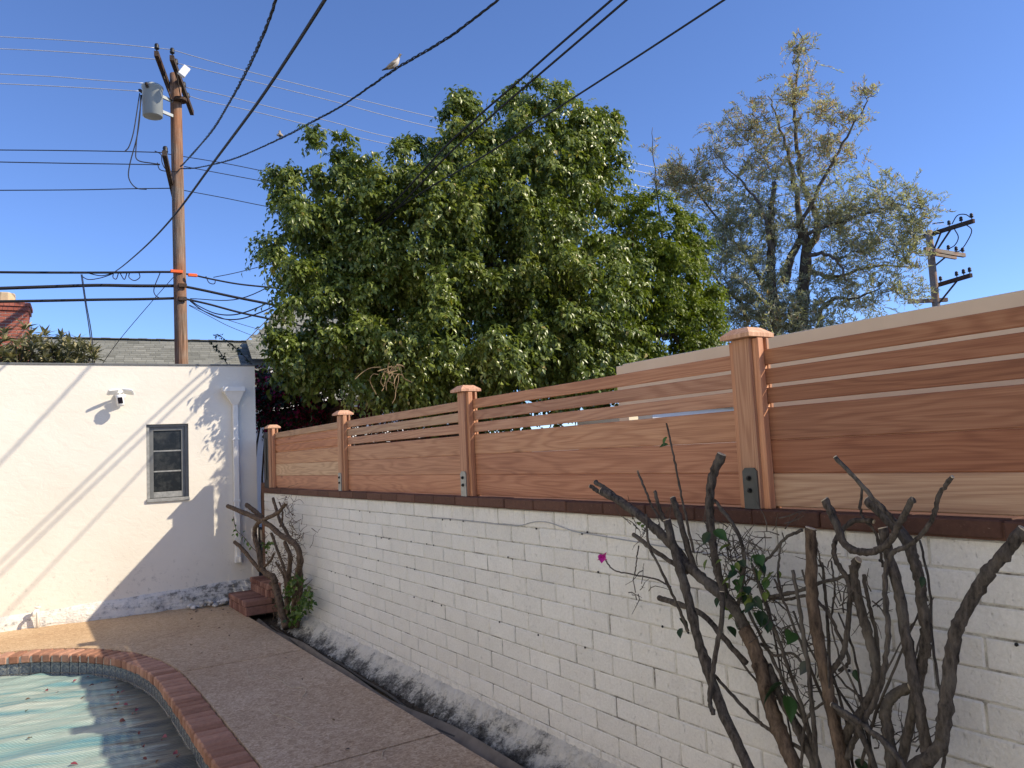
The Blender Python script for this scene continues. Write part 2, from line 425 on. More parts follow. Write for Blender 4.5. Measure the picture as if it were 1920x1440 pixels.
M['edging'] = m_plain('grey_plastic_edging', (.15, .125, .10), .6, .3, var=.3, scale=9)
M['hose'] = m_plain('black_hose', (.02, .02, .021), .5, .4)
M['housewall'] = m_plain('white_house_wall', (.82, .80, .76), .8, .2, var=.04, scale=2)
M['flue'] = m_plain('clay_flue', (.58, .44, .27), .8, .3, var=.12, scale=6)
M['shingle'] = m_shingle()
M['bougbark'] = m_bark('pruned_stem_bark', (.020, .017, .015), (.165, .138, .112), 60, (.19, .17, .14))
M['bougbark2'] = m_bark('peeling_trunk_bark', (.022, .015, .011), (.22, .155, .105), 34)
M['leftbark'] = m_bark('old_vine_bark', (.035, .024, .017), (.22, .155, .105), 40)
M['cut'] = m_plain('fresh_cut_wood', (.50, .43, .32), .8, .2, var=.2, scale=40)
M['bark'] = m_bark('tree_bark', (.035, .028, .022), (.11, .09, .07), 22)
M['olivebark'] = m_bark('olive_bark', (.05, .042, .035), (.19, .16, .13), 22)
M['ficus'] = m_leaf('ficus_leaf', [(0, (.072, .100, .020)), (.5, (.165, .210, .040)), (.85, (.31, .34, .085)), (1, (.40, .32, .10))], .34, .26, .5)
M['ficus2'] = m_leaf('bright_leaf', [(0, (.085, .115, .014)), (.5, (.16, .205, .024)), (1, (.27, .30, .05))], .42, .32, .3)
M['olive'] = m_leaf('olive_leaf', [(0, (.20, .205, .13)), (.5, (.40, .395, .29)), (.88, (.62, .60, .49)), (.94, (.50, .30, .17)), (1, (.58, .39, .25))], .5, .36, .2)
M['boug'] = m_leaf('bougainvillea_leaf', [(0, (.02, .035, .012)), (.55, (.045, .07, .02)), (.7, (.25, .006, .05)), (1, (.42, .01, .09))], .5, .3)
M['loquat'] = m_leaf('loquat_leaf', [(0, (.09, .10, .05)), (.6, (.20, .20, .10)), (1, (.46, .40, .22))], .5, .12)
M['vineleaf'] = m_leaf('vine_leaf', [(0, (.04, .085, .015)), (.6, (.08, .15, .025)), (1, (.17, .24, .04))], .45, .3)
M['leafobj'] = m_leafobj('single_leaf'); M['petal'] = m_leafobj('bract', .6, .4)
tg = NT('window_glass'); M['glass'] = tg.done(tg.mix(t_d := tg.step(tg.noise(tg.pos(), 7, 7, .7), .45, .75), (.010, .011, .011), (.06, .06, .055)), .22, None, .3)
tb = NT('dove_feathers'); M['dove'] = tb.done(tb.ramp(tb.attr('var'), [(0, (.06, .055, .05)), (.45, (.30, .25, .19)), (.8, (.52, .46, .38)), (1, (.75, .68, .6))]), .8, None, .2)

PZ = -0.05
# ------------------------------------------------------------------ ground
structure(ob('ground', mesh('ground', [(-300, -300, -.42), (300, -300, -.42), (300, 300, -.42), (-300, 300, -.42)], [(0, 1, 2, 3)], M['ground'])))
structure(ob('side_yard', mesh('side_yard', [(2.19, -8, -.125), (90, -8, -.125), (90, 90, -.125), (2.19, 90, -.125)], [(0, 1, 2, 3)], M['soil'])))

# pool outline: inner edge of the coping (plan), from far left round to the near right
INNER = [(-3.1, 6.6), (-2.9, 7.8), (-2.3, 8.7), (-1.4, 9.0), (-.45, 8.98), (.0, 8.86), (.27, 8.68), (.52, 8.42), (.70, 8.14), (.83, 7.8), (.915, 7.4), (.955, 7.0), (.965, 6.5), (.965, 6.0), (.96, 5.4), (.955, 4.6), (.95, 3.6), (.94, 2.4), (.93, 1.0), (.9, -1.5)]
INN = catmull([(x, y, 0) for x, y in INNER], 24)[:, :2]
def resample(P, step, start=0.0):
    L = np.concatenate([[0], np.cumsum(np.linalg.norm(np.diff(P, axis=0), axis=1))])
    s = np.arange(start, L[-1], step)
    return np.stack([np.interp(s, L, P[:, i]) for i in range(P.shape[1])], 1), s
def normals2(P):
    T = np.gradient(P, axis=0); T /= np.linalg.norm(T, axis=1)[:, None]
    return np.stack([-T[:, 1], T[:, 0]], 1), T           # left of travel = away from the pool
CW = 0.205
fine, _ = resample(INN, .04); NRM, _ = normals2(fine)
OUTC = fine + NRM * (CW + .005)

# patio slabs, joints real gaps of 8 mm
patio = structure(empty('patio', (0, 0, PZ)))
def slab(poly, holez=.12):
    n = len(poly); v = [(x, y, 0) for x, y in poly] + [(x, y, -holez) for x, y in poly]
    f = [tuple(range(n))] + [(i, i + n, (i + 1) % n + n, (i + 1) % n) for i in range(n)]
    me = fixn(mesh('slab', v, f, M['concrete'])); return ob('slab', me, patio)
PX1 = 2.185
def curve_between(y0, y1):
    pts = [tuple(p) for p in OUTC if y0 < p[1] < y1 and p[0] > .3]
    return pts
J1, J2 = 7.05, 4.35
g = .011
top = [tuple(p) for p in OUTC if p[0] < .3 or p[1] > J1 + .02]
top = [p for p in top if p[1] > J1 + .01]
slab([(-4.6, 10.45), (-4.6, J1 + .2), (top[0][0] - .02, J1 + .1)] + top + [(OUTC[np.argmin(abs(OUTC[:, 1] - J1 - g) + (OUTC[:, 0] < .3) * 9)][0], J1 + g), (PX1, J1 + g), (PX1, 10.05), (0.5, 10.45)])
for a, b in ((J2 + g, J1 - g), (1.6 + g, J2 - g), (-1.0, 1.6 - g)):
    c = curve_between(a, b)
    slab([(c[0][0], b)] + c + [(c[-1][0], a), (PX1, a), (PX1, b)])


slab([(-4.6, J1 + .19), (-4.6, -3), (-2.62, -3), (-2.62, 6.4), (-3.35, 6.7), (-3.3, J1 + .09)])
# coping bricks and grout bed
coping = tag(empty('pool_coping', (0, 0, PZ)), 'curved red brick coping round the edge of the covered pool', 'coping')
bed = Soup(); m = len(fine)
V = [(*fine[i] + NRM[i] * .012, -.020) for i in range(m)] + [(*fine[i] + NRM[i] * (CW + .003), -.020) for i in range(m)] + [(*fine[i] + NRM[i] * .012, -.075) for i in range(m)]
F = [(i, i + 1, m + i + 1, m + i) for i in range(m - 1)] + [(2 * m + i, 2 * m + i + 1, i + 1, i) for i in range(m - 1)]
ob('mortar_bed', mesh('mortar_bed', V, F, M['grout']), coping)
P, s = resample(INN, .104); N2, T2 = normals2(P)
cb = chmesh('brick', .089, CW, .078, M['coping'], .011)
for i in range(len(P)):
    if P[i][0] < -1.2 or P[i][1] < 1.6: continue
    c = P[i] + N2[i] * (CW / 2 + random.uniform(-.004, .004))
    ob('brick', cb, coping, (c[0], c[1], -.039 + random.uniform(-.002, .003)), (random.uniform(-.012, .012), random.uniform(-.012, .012), math.atan2(T2[i][1], T2[i][0]) + random.uniform(-.012, .012)))
# waterline tiles
tiles = tag(empty('waterline_tiles', (0, 0, PZ)), 'band of small patterned blue and grey tiles under the pool coping', 'tiles')
V = [(*fine[i] + NRM[i] * .032, z) for z in (-.07, -.6) for i in range(m)]
ob('grout_backing', mesh('grout_backing', V, [(m + i, m + i + 1, i + 1, i) for i in range(m - 1)], M['grout']), tiles)
P, s = resample(INN, .1015); N2, T2 = normals2(P)
tm = chmesh('tile', .095, .012, .095, M['tile'], .002); n_t = 0
for i in range(len(P)):
    if P[i][0] < -1.1 or P[i][1] < 3.2: continue
    for zz in (-.128, -.2295):
        if zz < -.2 and n_t > 290: continue
        c = P[i] + N2[i] * .024; n_t += 1
        ob('tile', tm, tiles, (c[0], c[1], zz), (0, 0, math.atan2(T2[i][1], T2[i][0])))

# pool cover: wrinkled sheet
def fbm(x, y, seed=0):
    r = np.random.default_rng(seed); z = 0
    for k in range(7):
        a = r.uniform(0, 6.28); b = r.uniform(0, 6.28); z = z + np.sin(x * r.uniform(.6, 3) * (1 + k * .4) + a + 1.5 * np.sin(y * r.uniform(.8, 2.5) + b)) / (1 + k * .5)
    return z / 3
xs = np.linspace(-2.6, 1.0, 120); ys = np.linspace(-1.2, 9.1, 330); XX, YY = np.meshgrid(xs, ys)
u = XX * math.cos(.24) + YY * math.sin(.24); v = -XX * math.sin(.24) + YY * math.cos(.24)
ZZ = -.245 + .018 * fbm(u * .5, v * 5.0, 3) + .016 * np.abs(np.sin(v * 6.5 + 1.2 * fbm(u * .6, v, 5))) ** 8 + .008 * fbm(u * 2.2, v * 11, 9)
V = np.stack([XX, YY, ZZ], -1).reshape(-1, 3); nx = len(xs)
I, Jx = np.meshgrid(np.arange(len(ys) - 1), np.arange(nx - 1), indexing='ij'); q = (I * nx + Jx).ravel()
F = np.stack([q, q + 1, q + nx + 1, q + nx], 1)
cover = tag(ob('pool_cover', fast_mesh('pool_cover', V, F, M['cover'], smooth=True)), 'wrinkled blue green solar blanket floating on the pool, streaked with dirt', 'pool cover')
def cover_z(x, y):
    i = int(np.argmin(abs(ys - y))); j = int(np.argmin(abs(xs - x))); return ZZ[i, j]

# ------------------------------------------------------------------ garage
GA = math.radians(-5.0); GP = np.array([.547, 10.31, 0.0])
garage = tag(empty('garage', tuple(GP), GA), 'white stucco flat roofed garage with a small grey window at the end of the pool', 'garage')
Gn = np.array([math.sin(-GA), math.cos(GA), 0])
def gl(px, py):                                   # pixel on the garage front, in garage coordinates
    p = on_plane(px, py, GP, Gn) - GP; c, s = math.cos(-GA), math.sin(-GA)
    return p[0] * c - p[1] * s, p[2]
GT = 2.905; U0, U1 = -7.2, gl(479, 760)[0]; DEP = 3.4
wu0, wz1 = gl(274, 796); wu1, _ = gl(353, 793); _, wz0 = gl(316, 938)
rec = .085
# front wall sheet with the window hole, returns, top
zb = -.2
v = [(U0, 0, zb), (U1, 0, zb), (U1, 0, GT), (U0, 0, GT), (wu0, 0, wz0), (wu1, 0, wz0), (wu1, 0, wz1), (wu0, 0, wz1),
     (wu0, rec, wz0), (wu1, rec, wz0), (wu1, rec, wz1), (wu0, rec, wz1),
     (U0, DEP, zb), (U1, DEP, zb), (U1, DEP, GT), (U0, DEP, GT)]
f = [(0, 1, 5, 4), (1, 2, 6, 5), (2, 3, 7, 6), (3, 0, 4, 7), (4, 5, 9, 8), (5, 6, 10, 9), (6, 7, 11, 10), (7, 4, 8, 11),
     (1, 13, 14, 2), (13, 12, 15, 14), (12, 0, 3, 15)]
ob('wall', fixn(mesh('wall', v, f, M['stucco'])), garage)
boxo('roof_edge', U0, U1 + .012, -.012, DEP, GT, GT + .022, M['frame'], garage, .004)
# plinth: rough bulging base
pu = np.linspace(U0, U1 + .01, 150); rows = []
for k, zf in enumerate((0, .25, .5, .75, .93, 1.0)):
    r = []
    for uu in pu:
        hgt = .17 + .10 * np.clip((uu + .2) / 2.2, -.6, 1)
        bulge = (.075 + .02 * math.sin(uu * 4) + .012 * math.sin(uu * 17)) * (1 - zf ** 3) + .018 * random.uniform(-1, 1) * (uu > .6)
        r.append((uu, -bulge - .004 if k < 5 else .004, PZ - .05 + zf * (hgt + .05) + .006 * math.sin(uu * 9)))
    rows += r
n = len(pu); f = [(a * n + i, a * n + i + 1, (a + 1) * n + i + 1, (a + 1) * n + i) for a in range(5) for i in range(n - 1)]
ob('plinth', mesh('plinth', rows, f, M['plinth'], True), garage)
# window
win = empty('window'); win.parent = garage
def wbox(name, u0, u1, z0, z1, y0, y1, mat, par=None, c=.003):
    return boxo(name, u0, u1, y0, y1, z0, z1, mat, par or win, c)
fw = .035
wbox('frame', wu0, wu0 + fw, wz0 + .03, wz1 - fw, .03, rec, M['framelit']); wbox('frame', wu1 - fw, wu1, wz0 + .03, wz1 - fw, .03, rec, M['frame'])
wbox('frame', wu0, wu1, wz1 - fw, wz1, .03, rec, M['frame']); wbox('sill', wu0 - .004, wu1 + .004, wz0 - .012, wz0 + .03, -.022, rec, M['framelit'])
sw = .045; su0, su1, sz0, sz1 = wu0 + fw, wu1 - fw, wz0 + .035, wz1 - fw
sash = boxo('sash', su0, su0 + sw, .052, rec, sz0, sz1, M['frame'], win); boxo('sash', su1 - sw, su1, .052, rec, sz0, sz1, M['frame'], win)
boxo('sash', su0 + sw, su1 - sw, .052, rec, sz1 - sw, sz1, M['frame'], win); boxo('sash', su0 + sw, su1 - sw, .052, rec, sz0, sz0 + .07, M['framelit'], win)
pz0, pz1 = sz0 + .07, sz1 - sw; ph = (pz1 - pz0) / 3
for k in range(3):
    boxo('pane', su0 + sw, su1 - sw, .068, .074, pz0 + k * ph + .006, pz0 + (k + 1) * ph - .006, M['glass'], win, .001)
    if k: boxo('muntin', su0 + sw, su1 - sw, .058, .080, pz0 + k * ph - .009, pz0 + k * ph + .009, M['framelit'], win, .003)
boxo('window_back', wu0, wu1, rec + .001, rec + .02, wz0, wz1, M['black'], win)
# downspout with funnel head
du, dz = gl(433, 760); ds = empty('downspout'); ds.parent = garage
ub, zbot = gl(443, 1050)
boxo('pipe', du + .012, du + .078, -.075, -.004, zbot + .02, dz + .02, M['white'], ds, .006)
hu0, hz1 = gl(417, 729); hu1, _ = gl(454, 726)
hm = (du + .012, du + .078)
v = [(hm[0], -.075, dz), (hm[1], -.075, dz), (hm[1], -.004, dz), (hm[0], -.004, dz), (hu0, -.15, hz1 - .045), (hu1, -.15, hz1 - .045), (hu1, -.004, hz1 - .045), (hu0, -.004, hz1 - .045)]
v2 = [(hu0 - .012, -.16, hz1 - .045), (hu1 + .012, -.16, hz1 - .045), (hu1 + .012, -.003, hz1 - .045), (hu0 - .012, -.003, hz1 - .045)]; v2 += [(x, y, hz1 + .012) for x, y, z in v2]
bf = [(3, 2, 1, 0), (4, 5, 6, 7), (0, 1, 5, 4), (1, 2, 6, 5), (2, 3, 7, 6), (3, 0, 4, 7)]
ob('conductor_head', fixn(mesh('conductor_head', v, bf, M['white'])), ds); ob('rim', fixn(mesh('rim', v2, bf, M['white'])), ds)
for zz in (dz - .45, (dz + zbot) / 2 - .25, zbot + .25): boxo('strap', du + .004, du + .086, -.080, -.002, zz, zz + .025, M['white'], ds, .003)
boxo('shoe', du + .006, du + .084, -.10, -.004, zbot - .03, zbot + .05, M['white'], ds, .008)
# spigot stub
su, sz = gl(72, 1140); p = garage.matrix_world
sp = tag(empty('spigot', tuple(GP + np.array([math.cos(GA) * su, math.sin(GA) * su, 0])), GA), 'white painted hose tap on a short pipe at the foot of the garage wall', 'tap')
Soup().add(*tube([(0, -.11, PZ), (0, -.11, .09), (0, -.11, .16)], .016, 10)).add(*tube([(0, .0, .15), (0, -.11, .155)], .014, 8)).build('pipe', M['white'], sp, True)
Soup().add(*tube([(-.0, -.11, .16), (-.03, -.16, .13), (-.035, -.17, .09)], [.016, .018, .02], 10)).build('spout', M['white'], sp, True)
Soup().add(*lathe([(.004, .17), (.03, .172), (.03, .182), (.004, .185)], 12)).build('handle', M['white'], sp, loc=(0, -.11, 0))
# security light with camera
cu, cz = gl(224, 745)
fl = tag(empty('security_light', tuple(GP + np.array([math.cos(GA) * cu, math.sin(GA) * cu, cz])), GA), 'white floodlight camera with two lamp heads mounted high on the garage wall', 'security camera')
Soup().add(*[(x, -.035 * (i > 0) - .002, z) for i in (0, 1) for x, z in ((0, 0),)] and lathe([(.06, 0), (.06, .02), (.05, .04), (.03, .05)], 18)).build('base', M['plastic'], fl, True, rot=(math.pi / 2, 0, 0), loc=(.01, 0, .02))
for s_ in (-1, 1):
    a = boxo('lamp_head', -.062, .062, -.05, .05, -.014, .014, M['plastic'], fl, .010, rot=(math.radians(-34), math.radians(9 * s_), math.radians(-s_ * 22)))
    a.location = (.01 + s_ * .082, -.135, .055)
    b = Soup().add(*tube([(.01, -.04, .03), (.01 + s_ * .03, -.09, .05), (.01 + s_ * .06, -.12, .048)], .011, 8)).build('arm', M['plastic'], fl, True)
cb_ = Soup().add(*lathe([(.012, -.075), (.034, -.07), (.042, -.05), (.042, .045), (.035, .062), (.01, .068)], 18)).build('camera_body', M['plastic'], fl, True, loc=(.005, -.15, -.045), rot=(math.radians(14), math.radians(-8), 0))
boxo('camera_face', -.026, .026, -.047, -.038, -.035, .04, M['lens'], cb_, .004)
Soup().add(*tube([(.01, -.04, .0), (.008, -.11, -.01), (.006, -.14, -.02)], .013, 8)).build('arm', M['plastic'], fl, True)

# ------------------------------------------------------------------ painted block wall
WX, WX2 = 2.56, 2.74; WY0, WY1 = -1.0, 9.66; ROW = .1016; ZT = 1.283; LEN = .305
wall = tag(empty('block_wall', (WX, 0, 0)), 'long white painted block garden wall with a brown brick cap, running beside the patio', 'wall')
ob('mortar_core', mesh('mortar_core', *boxvf(.0052, WX2 - WX, WY0, WY1 - .004, -.12, ZT), M['mortar']), wall)
bm = [chmesh('block%d' % k, .05, LEN - .0050 - .0018 * k, ROW - .0034 - .0010 * k, M['block'], .0055) for k in range(3)]
for q in bm: q.name = 'block'
rest = Soup(); nind = 0
for k in range(13):
    z = ZT - ROW * (k + .5); y0 = 2.985 + (LEN / 2 if k % 2 else 0) + random.uniform(-.012, .012)
    i0 = math.ceil((WY0 - y0) / LEN); i1 = int((WY1 - y0) / LEN) + 1
    for i in range(i0, i1):
        a, b = y0 + i * LEN, y0 + (i + 1) * LEN
        a = max(a, WY0); b = min(b, WY1)
        if b - a < .05: continue
        yc = (a + b) / 2; dx = random.uniform(-.0022, .0018); full = b - a > LEN - .01
        if full and .75 < yc < 7.35 and nind < 298:
            ob('block', random.choice(bm), wall, (.025 + dx, yc + random.uniform(-.002, .002), z + random.uniform(-.0012, .0012)), (random.uniform(-.006, .006), random.uniform(-.01, .01), random.uniform(-.004, .004))); nind += 1
        else:
            rest.add(*chbox(dx, .05 + dx, a + .003, b - .003, z - ROW / 2 + .002, z + ROW / 2 - .002, .0045))
fo = rest.build('distant_blocks', M['block'], wall); fixn(fo.data); stuff(fo)
# nails and a loose wire on the wall
for i in range(46):
    y = random.uniform(1.2, 7.5); k = random.choice((1, 3, 5, 7))
    o = Soup().add(*lathe([(.001, 0), (.006, .002), (.006, .006), (.001, .009)], 6)).build('nail', M['bolt'], wall, rot=(0, -math.pi / 2, 0), loc=(.0, y, ZT - ROW * k + random.uniform(-.008, .008)))
wp = [at_x(x, y, WX - .006) for x, y in ((800, 971), (835, 972), (885, 977), (940, 983), (975, 985), (1000, 979), (1025, 979), (1050, 987), (1075, 996), (1110, 1002), (1180, 1014), (1300, 1034), (1420, 1050))]
tag(Soup().add(*tube(catmull(wp, 6), .0028, 5)).build('training_wire', M['wiregrey'], None), 'thin grey training wire bowed loosely along the white block wall', 'wire')
# brown cap
CZ0, CZ1 = ZT + .004, 1.345
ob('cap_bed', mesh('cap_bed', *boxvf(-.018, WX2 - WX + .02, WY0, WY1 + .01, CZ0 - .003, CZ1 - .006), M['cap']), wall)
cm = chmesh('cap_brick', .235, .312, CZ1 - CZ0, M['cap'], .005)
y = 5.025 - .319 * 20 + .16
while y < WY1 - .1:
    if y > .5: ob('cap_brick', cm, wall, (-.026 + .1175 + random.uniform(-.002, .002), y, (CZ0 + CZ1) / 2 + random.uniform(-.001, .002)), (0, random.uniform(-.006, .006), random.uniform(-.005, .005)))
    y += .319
# footing: crumbling ledge
ys_ = np.linspace(WY0, 9.1, 760); prof = [(2.566, .030), (2.548, .018), (2.525, .002), (2.505, -.022), (2.488, -.045), (2.465, -.060), (2.440, -.080), (2.410, -.100), (2.375, -.140)]
rows = []; 
for k, (x, z) in enumerate(prof):
    for yy in ys_:
        nz = .5 * math.sin(yy * 5.1 + k) + .5 * math.sin(yy * 13.7 + 2 * k)
        fade = 1 if yy < 8.6 else max(.3, (9.1 - yy) / .5)
        rows.append((WX - (WX - x) * fade + (random.uniform(-1, 1) * .011 + .012 * nz * (k > 2)) * (k > 0), yy, z + (random.uniform(-1, 1) * .008 + .008 * nz * (k > 2)) * (k > 0) - .0 * yy))
n = len(ys_); f = [((a + 1) * n + i, (a + 1) * n + i + 1, a * n + i + 1, a * n + i) for a in range(len(prof) - 1) for i in range(n - 1)]
ob('footing', mesh('footing', [(x - WX, y, z) for x, y, z in rows], f, M['footing'], True), wall)

# plastic edging and hose in the trench
ed = []; top_ = []
for yy in np.linspace(1.0, 8.9, 110):
    w = .035 * math.sin(yy * 1.9) + .02 * math.sin(yy * 4.3 + 1); tilt = .03 + .035 * (.5 + .5 * math.sin(yy * 1.3 + 2))
    ed.append((2.215 + w * .6, yy, -.125)); top_.append((2.215 + w * .6 + tilt, yy, -.062 + .022 * math.sin(yy * 2.1)))
n = len(ed); th = np.array([.005, 0, 0])
V = [np.array(p) for p in ed + top_] + [np.array(p) + th for p in ed + top_]
F = [(i, i + 1, n + i + 1, n + i) for i in range(n - 1)] + [(2 * n + n + i, 2 * n + n + i + 1, 2 * n + i + 1, 2 * n + i) for i in range(n - 1)] + [(n + i, n + i + 1, 3 * n + i + 1, 3 * n + i) for i in range(n - 1)]
tag(ob('plastic_edging', mesh('plastic_edging', V, F, M['edging'], True)), 'warped grey plastic lawn edging standing between the patio and the block wall', 'edging')
hp = [(2.30 + .03 * math.sin(y * 2.3), y, -.10 + .012 * math.sin(y * 5)) for y in np.linspace(1.2, 8.6, 60)]
tag(Soup().add(*tube(hp, .011, 8)).build('irrigation_hose', M['hose'], None, True), 'thin black irrigation hose lying in the dirt along the wall foot', 'hose')
# clods in the trench
cl = Soup()
for i in range(900):
    x, y = random.uniform(2.2, 2.45), random.uniform(1.5, 9.0); r = random.uniform(.006, .022)
    v = [(x + r * a, y + r * b * 1.2, -.125 + r * c * .8) for a, b, c in ((1, 0, 0), (-1, 0, 0), (0, 1, 0), (0, -1, 0), (0, 0, 1), (0, 0, -.6))]
    cl.add(v, [(0, 2, 4), (2, 1, 4), (1, 3, 4), (3, 0, 4), (2, 0, 5), (1, 2, 5), (3, 1, 5), (0, 3, 5)])
o = cl.build('trench_dirt', M['soil']); stuff(o); tag(o, 'dark crumbly dirt in the trench at the foot of the wall', 'dirt')

# ------------------------------------------------------------------ redwood fence on the wall
fence = tag(empty('redwood_fence', (2.60, 0, CZ1)), 'new redwood fence of horizontal boards and capped posts standing on the white block wall', 'fence')
PY = [9.37, 6.98, 4.60, 2.165, -.26]
B1, GP_, B2, BOT = .0635, .0165, .1355, .009
FT = 3 * B1 + 3 * GP_ + 3 * B2 + BOT
def tint(base, j=.12):
    k_ = random.uniform(1 - j, 1 + j); return tuple(max(.0, b * k_ * random.uniform(.97, 1.03)) for b in base)
for i, y in enumerate(PY):
    h = FT + .055
    boxo('post', -.0445, .0445, y - .0445, y + .0445, .002, h, M['redpost'], fence, .004, tint((1.0, .98, .95), .1))
    for s_ in (-1, 1):
        if i == 0 and s_ == 1: continue
        a, b = (y - .0445 - .033, y - .0445) if s_ < 0 else (y + .0445, y + .0445 + .033)
        boxo('trim_strip', -.026, .008, a + .0005, b - .0005, .002, h - .004, M['redpost'], fence, .002, tint((1.12, 1.05, .95), .1))
        boxo('trim_strip', .028, .044, a + .0005, b - .0005, .002, h - .004, M['redpost'], fence, .002, tint((1.0, 1.0, .95), .1))
    cw = .078
    v = [(a * cw, b * cw, 0) for a, b in ((-1, -1), (1, -1), (1, 1), (-1, 1))] + [(a * cw, b * cw, .016) for a, b in ((-1, -1), (1, -1), (1, 1), (-1, 1))] + [(a * .042, b * .042, .044) for a, b in ((-1, -1), (1, -1), (1, 1), (-1, 1))]
    f = [(3, 2, 1, 0), (8, 9, 10, 11)] + [(k + o_, (k + 1) % 4 + o_, (k + 1) % 4 + 4 + o_, k + 4 + o_) for o_ in (0, 4) for k in range(4)]
    ob('post_cap', mesh('post_cap', v, f, M['redpost']), fence, (0, y, h + .001), None, tint((1.2, 1.3, 1.35), .06))
    if i in (1, 2, 3):
        hb = .168; w = .037; mt = M['bracket'] if i == 3 else M['gleamsteel']
        out = [(-w, 0), (w, 0), (w, hb - .014), (w - .014, hb), (-w + .014, hb), (-w, hb - .014)]
        v = [(-.0525, a - .004, b) for a, b in out] + [(-.0455, a - .004, b) for a, b in out]
        br = ob('bracket', fixn(mesh('bracket', v, [tuple(range(6)), tuple(range(6, 12))] + [(k, (k + 1) % 6, (k + 1) % 6 + 6, k + 6) for k in range(6)], mt)), fence, (0, y, .003))
        for zz in (.075, .125): Soup().add(*lathe([(.011, 0), (.011, .004), (.007, .004), (.007, .011), (.001, .012)], 10)).build('bolt', M['bolt'], br, loc=(-.0525, 0, zz), rot=(0, -math.pi / 2, 0))
zs = []; z = FT
for k in range(3): zs.append((z - B1, z)); z -= B1 + GP_
for k in range(3): zs.append((z - B2, z)); z -= B2
TINT = {(2, 3): (1.05, 1.02, .95), (2, 4): (1.0, .90, .85), (2, 5): (.98, .84, .78), (2, 0): (1.0, .92, .85), (1, 4): (1.08, 1.05, 1.0), (1, 3): (1.0, .98, .92), (1, 5): (1.05, .92, .84), (0, 1): (1.05, .88, .78), (0, 2): (1.02, .84, .72), (3, 5): (1.02, 1.22, 1.30), (3, 4): (.66, .52, .46), (3, 3): (.66, .57, .53), (3, 0): (.70, .60, .52), (3, 1): (.64, .52, .46), (3, 2): (.62, .51, .45),
        (0, 4): (1.25, 1.55, 1.55), (0, 3): (1.15, 1.2, 1.1), (0, 0): (.92, 1.08, 1.05), (1, 1): (.92, 1.08, 1.1), (1, 0): (.95, 1.0, .98), (0, 5): (1.1, 1.02, .98)}
for i in range(4):
    ya, yb = PY[i + 1] + .0455, PY[i] - .0455
    for k, (a, b) in enumerate(zs):
        tt = TINT.get((i, k), tint((1.02, 1.03, 1.03), .20))
        gz_ = .0002 if k >= 3 else 0
        o = boxo('board', .0095, .0265, ya, yb, a + gz_, b - gz_, M['redwood'], fence, .0025 if k < 3 else .0042, tt)
        o.rotation_euler = (random.uniform(-.0012, .0012) if k < 3 else 0, 0, 0)
    for k in range(3):          # spacer blocks between the narrow boards, next to each post
        zz = zs[k][0] - GP_
        if i == 0: boxo('gap_blocker', .0275, .036, ya + .002, yb - .002, zz - .012, zz + GP_ + .012, M['redwood'], fence, .001, (1.4, 1.35, 1.25))  # strip added to stop sun streaking through the gaps, tinted as if lit
        for yy in (ya + .012, yb - .012): boxo('spacer', .011, .025, yy - .016, yy + .016, zz + .0008, zz + GP_ - .0008, M['redwood'], fence, .001, (1.5, 1.5, 1.4))  # bright tint puts the sunlit look into the spacer colour

# ------------------------------------------------------------------ gate, steps
gate = tag(empty('side_gate', (2.66, 0, 0)), 'narrow dark slatted gate between the garage corner and the end of the block wall', 'gate')
for k in range(8):
    y = 9.64 + k * .063; boxo('slat', -.012, .012, y, y + .042, .21, 1.40, M['gatewood'], gate, .003)
for z in (.30, 1.25): boxo('rail', .014, .045, 9.69, 10.13, z, z + .06, M['black'], gate, .003)
boxo('frame_post', -.03, .03, 9.675 - .012, 9.695, .12, 1.42, M['black'], gate, .003)
gp = tag(empty('gate_post', (2.60, 9.417, CZ1)), 'dark flat steel gate post beside the farthest fence post', 'post')
boxo('post', -.04, .06, .0, .21, 0, FT + .02, M['black'], gp, .004); boxo('hinge_bar', -.052, -.042, .10, .12, .1, FT - .06, M['bracket'], gp, .002)
# arched wooden board with a round hole, behind the gate
ar = []; w = .245
arc = [(w * math.cos(t), .34 + .23 * math.sin(t)) for t in np.linspace(0, math.pi, 18)]
outl = [(-w, 0)] + [(-a, b) for a, b in arc][0:0] + [(w, 0)] + arc
outl = [(w, 0)] + arc + [(-w, 0)]  
hole = [(.065 * math.cos(t), .30 + .065 * math.sin(t)) for t in np.linspace(0, 2 * math.pi, 20, endpoint=False)]
import bmesh
def plate(outl, hole, th, name, mat, parent):
    b = bmesh.new()
    def ring(P): vs_ = [b.verts.new((0, x, z)) for x, z in P]; return [b.edges.new((vs_[i], vs_[(i + 1) % len(vs_)])) for i in range(len(vs_))]
    e = ring(outl) + (ring(hole) if hole else [])
    bmesh.ops.triangle_fill(b, use_beauty=True, use_dissolve=False, edges=e)
    r = bmesh.ops.extrude_face_region(b, geom=b.faces[:]); bmesh.ops.translate(b, vec=(th, 0, 0), verts=[x for x in r['geom'] if isinstance(x, bmesh.types.BMVert)])
    bmesh.ops.recalc_face_normals(b, faces=b.faces); me = bpy.data.meshes.new(name); b.to_mesh(me); b.free(); me.materials.append(mat); return ob(name, me, parent)
arch = tag(empty('arched_gate_top', (2.69, 9.875, 1.40)), 'brown arched wooden gate top with a round hole, above the dark slats', 'gate top')
plate(outl, hole, .035, 'arched_board', M['archwood'], arch)

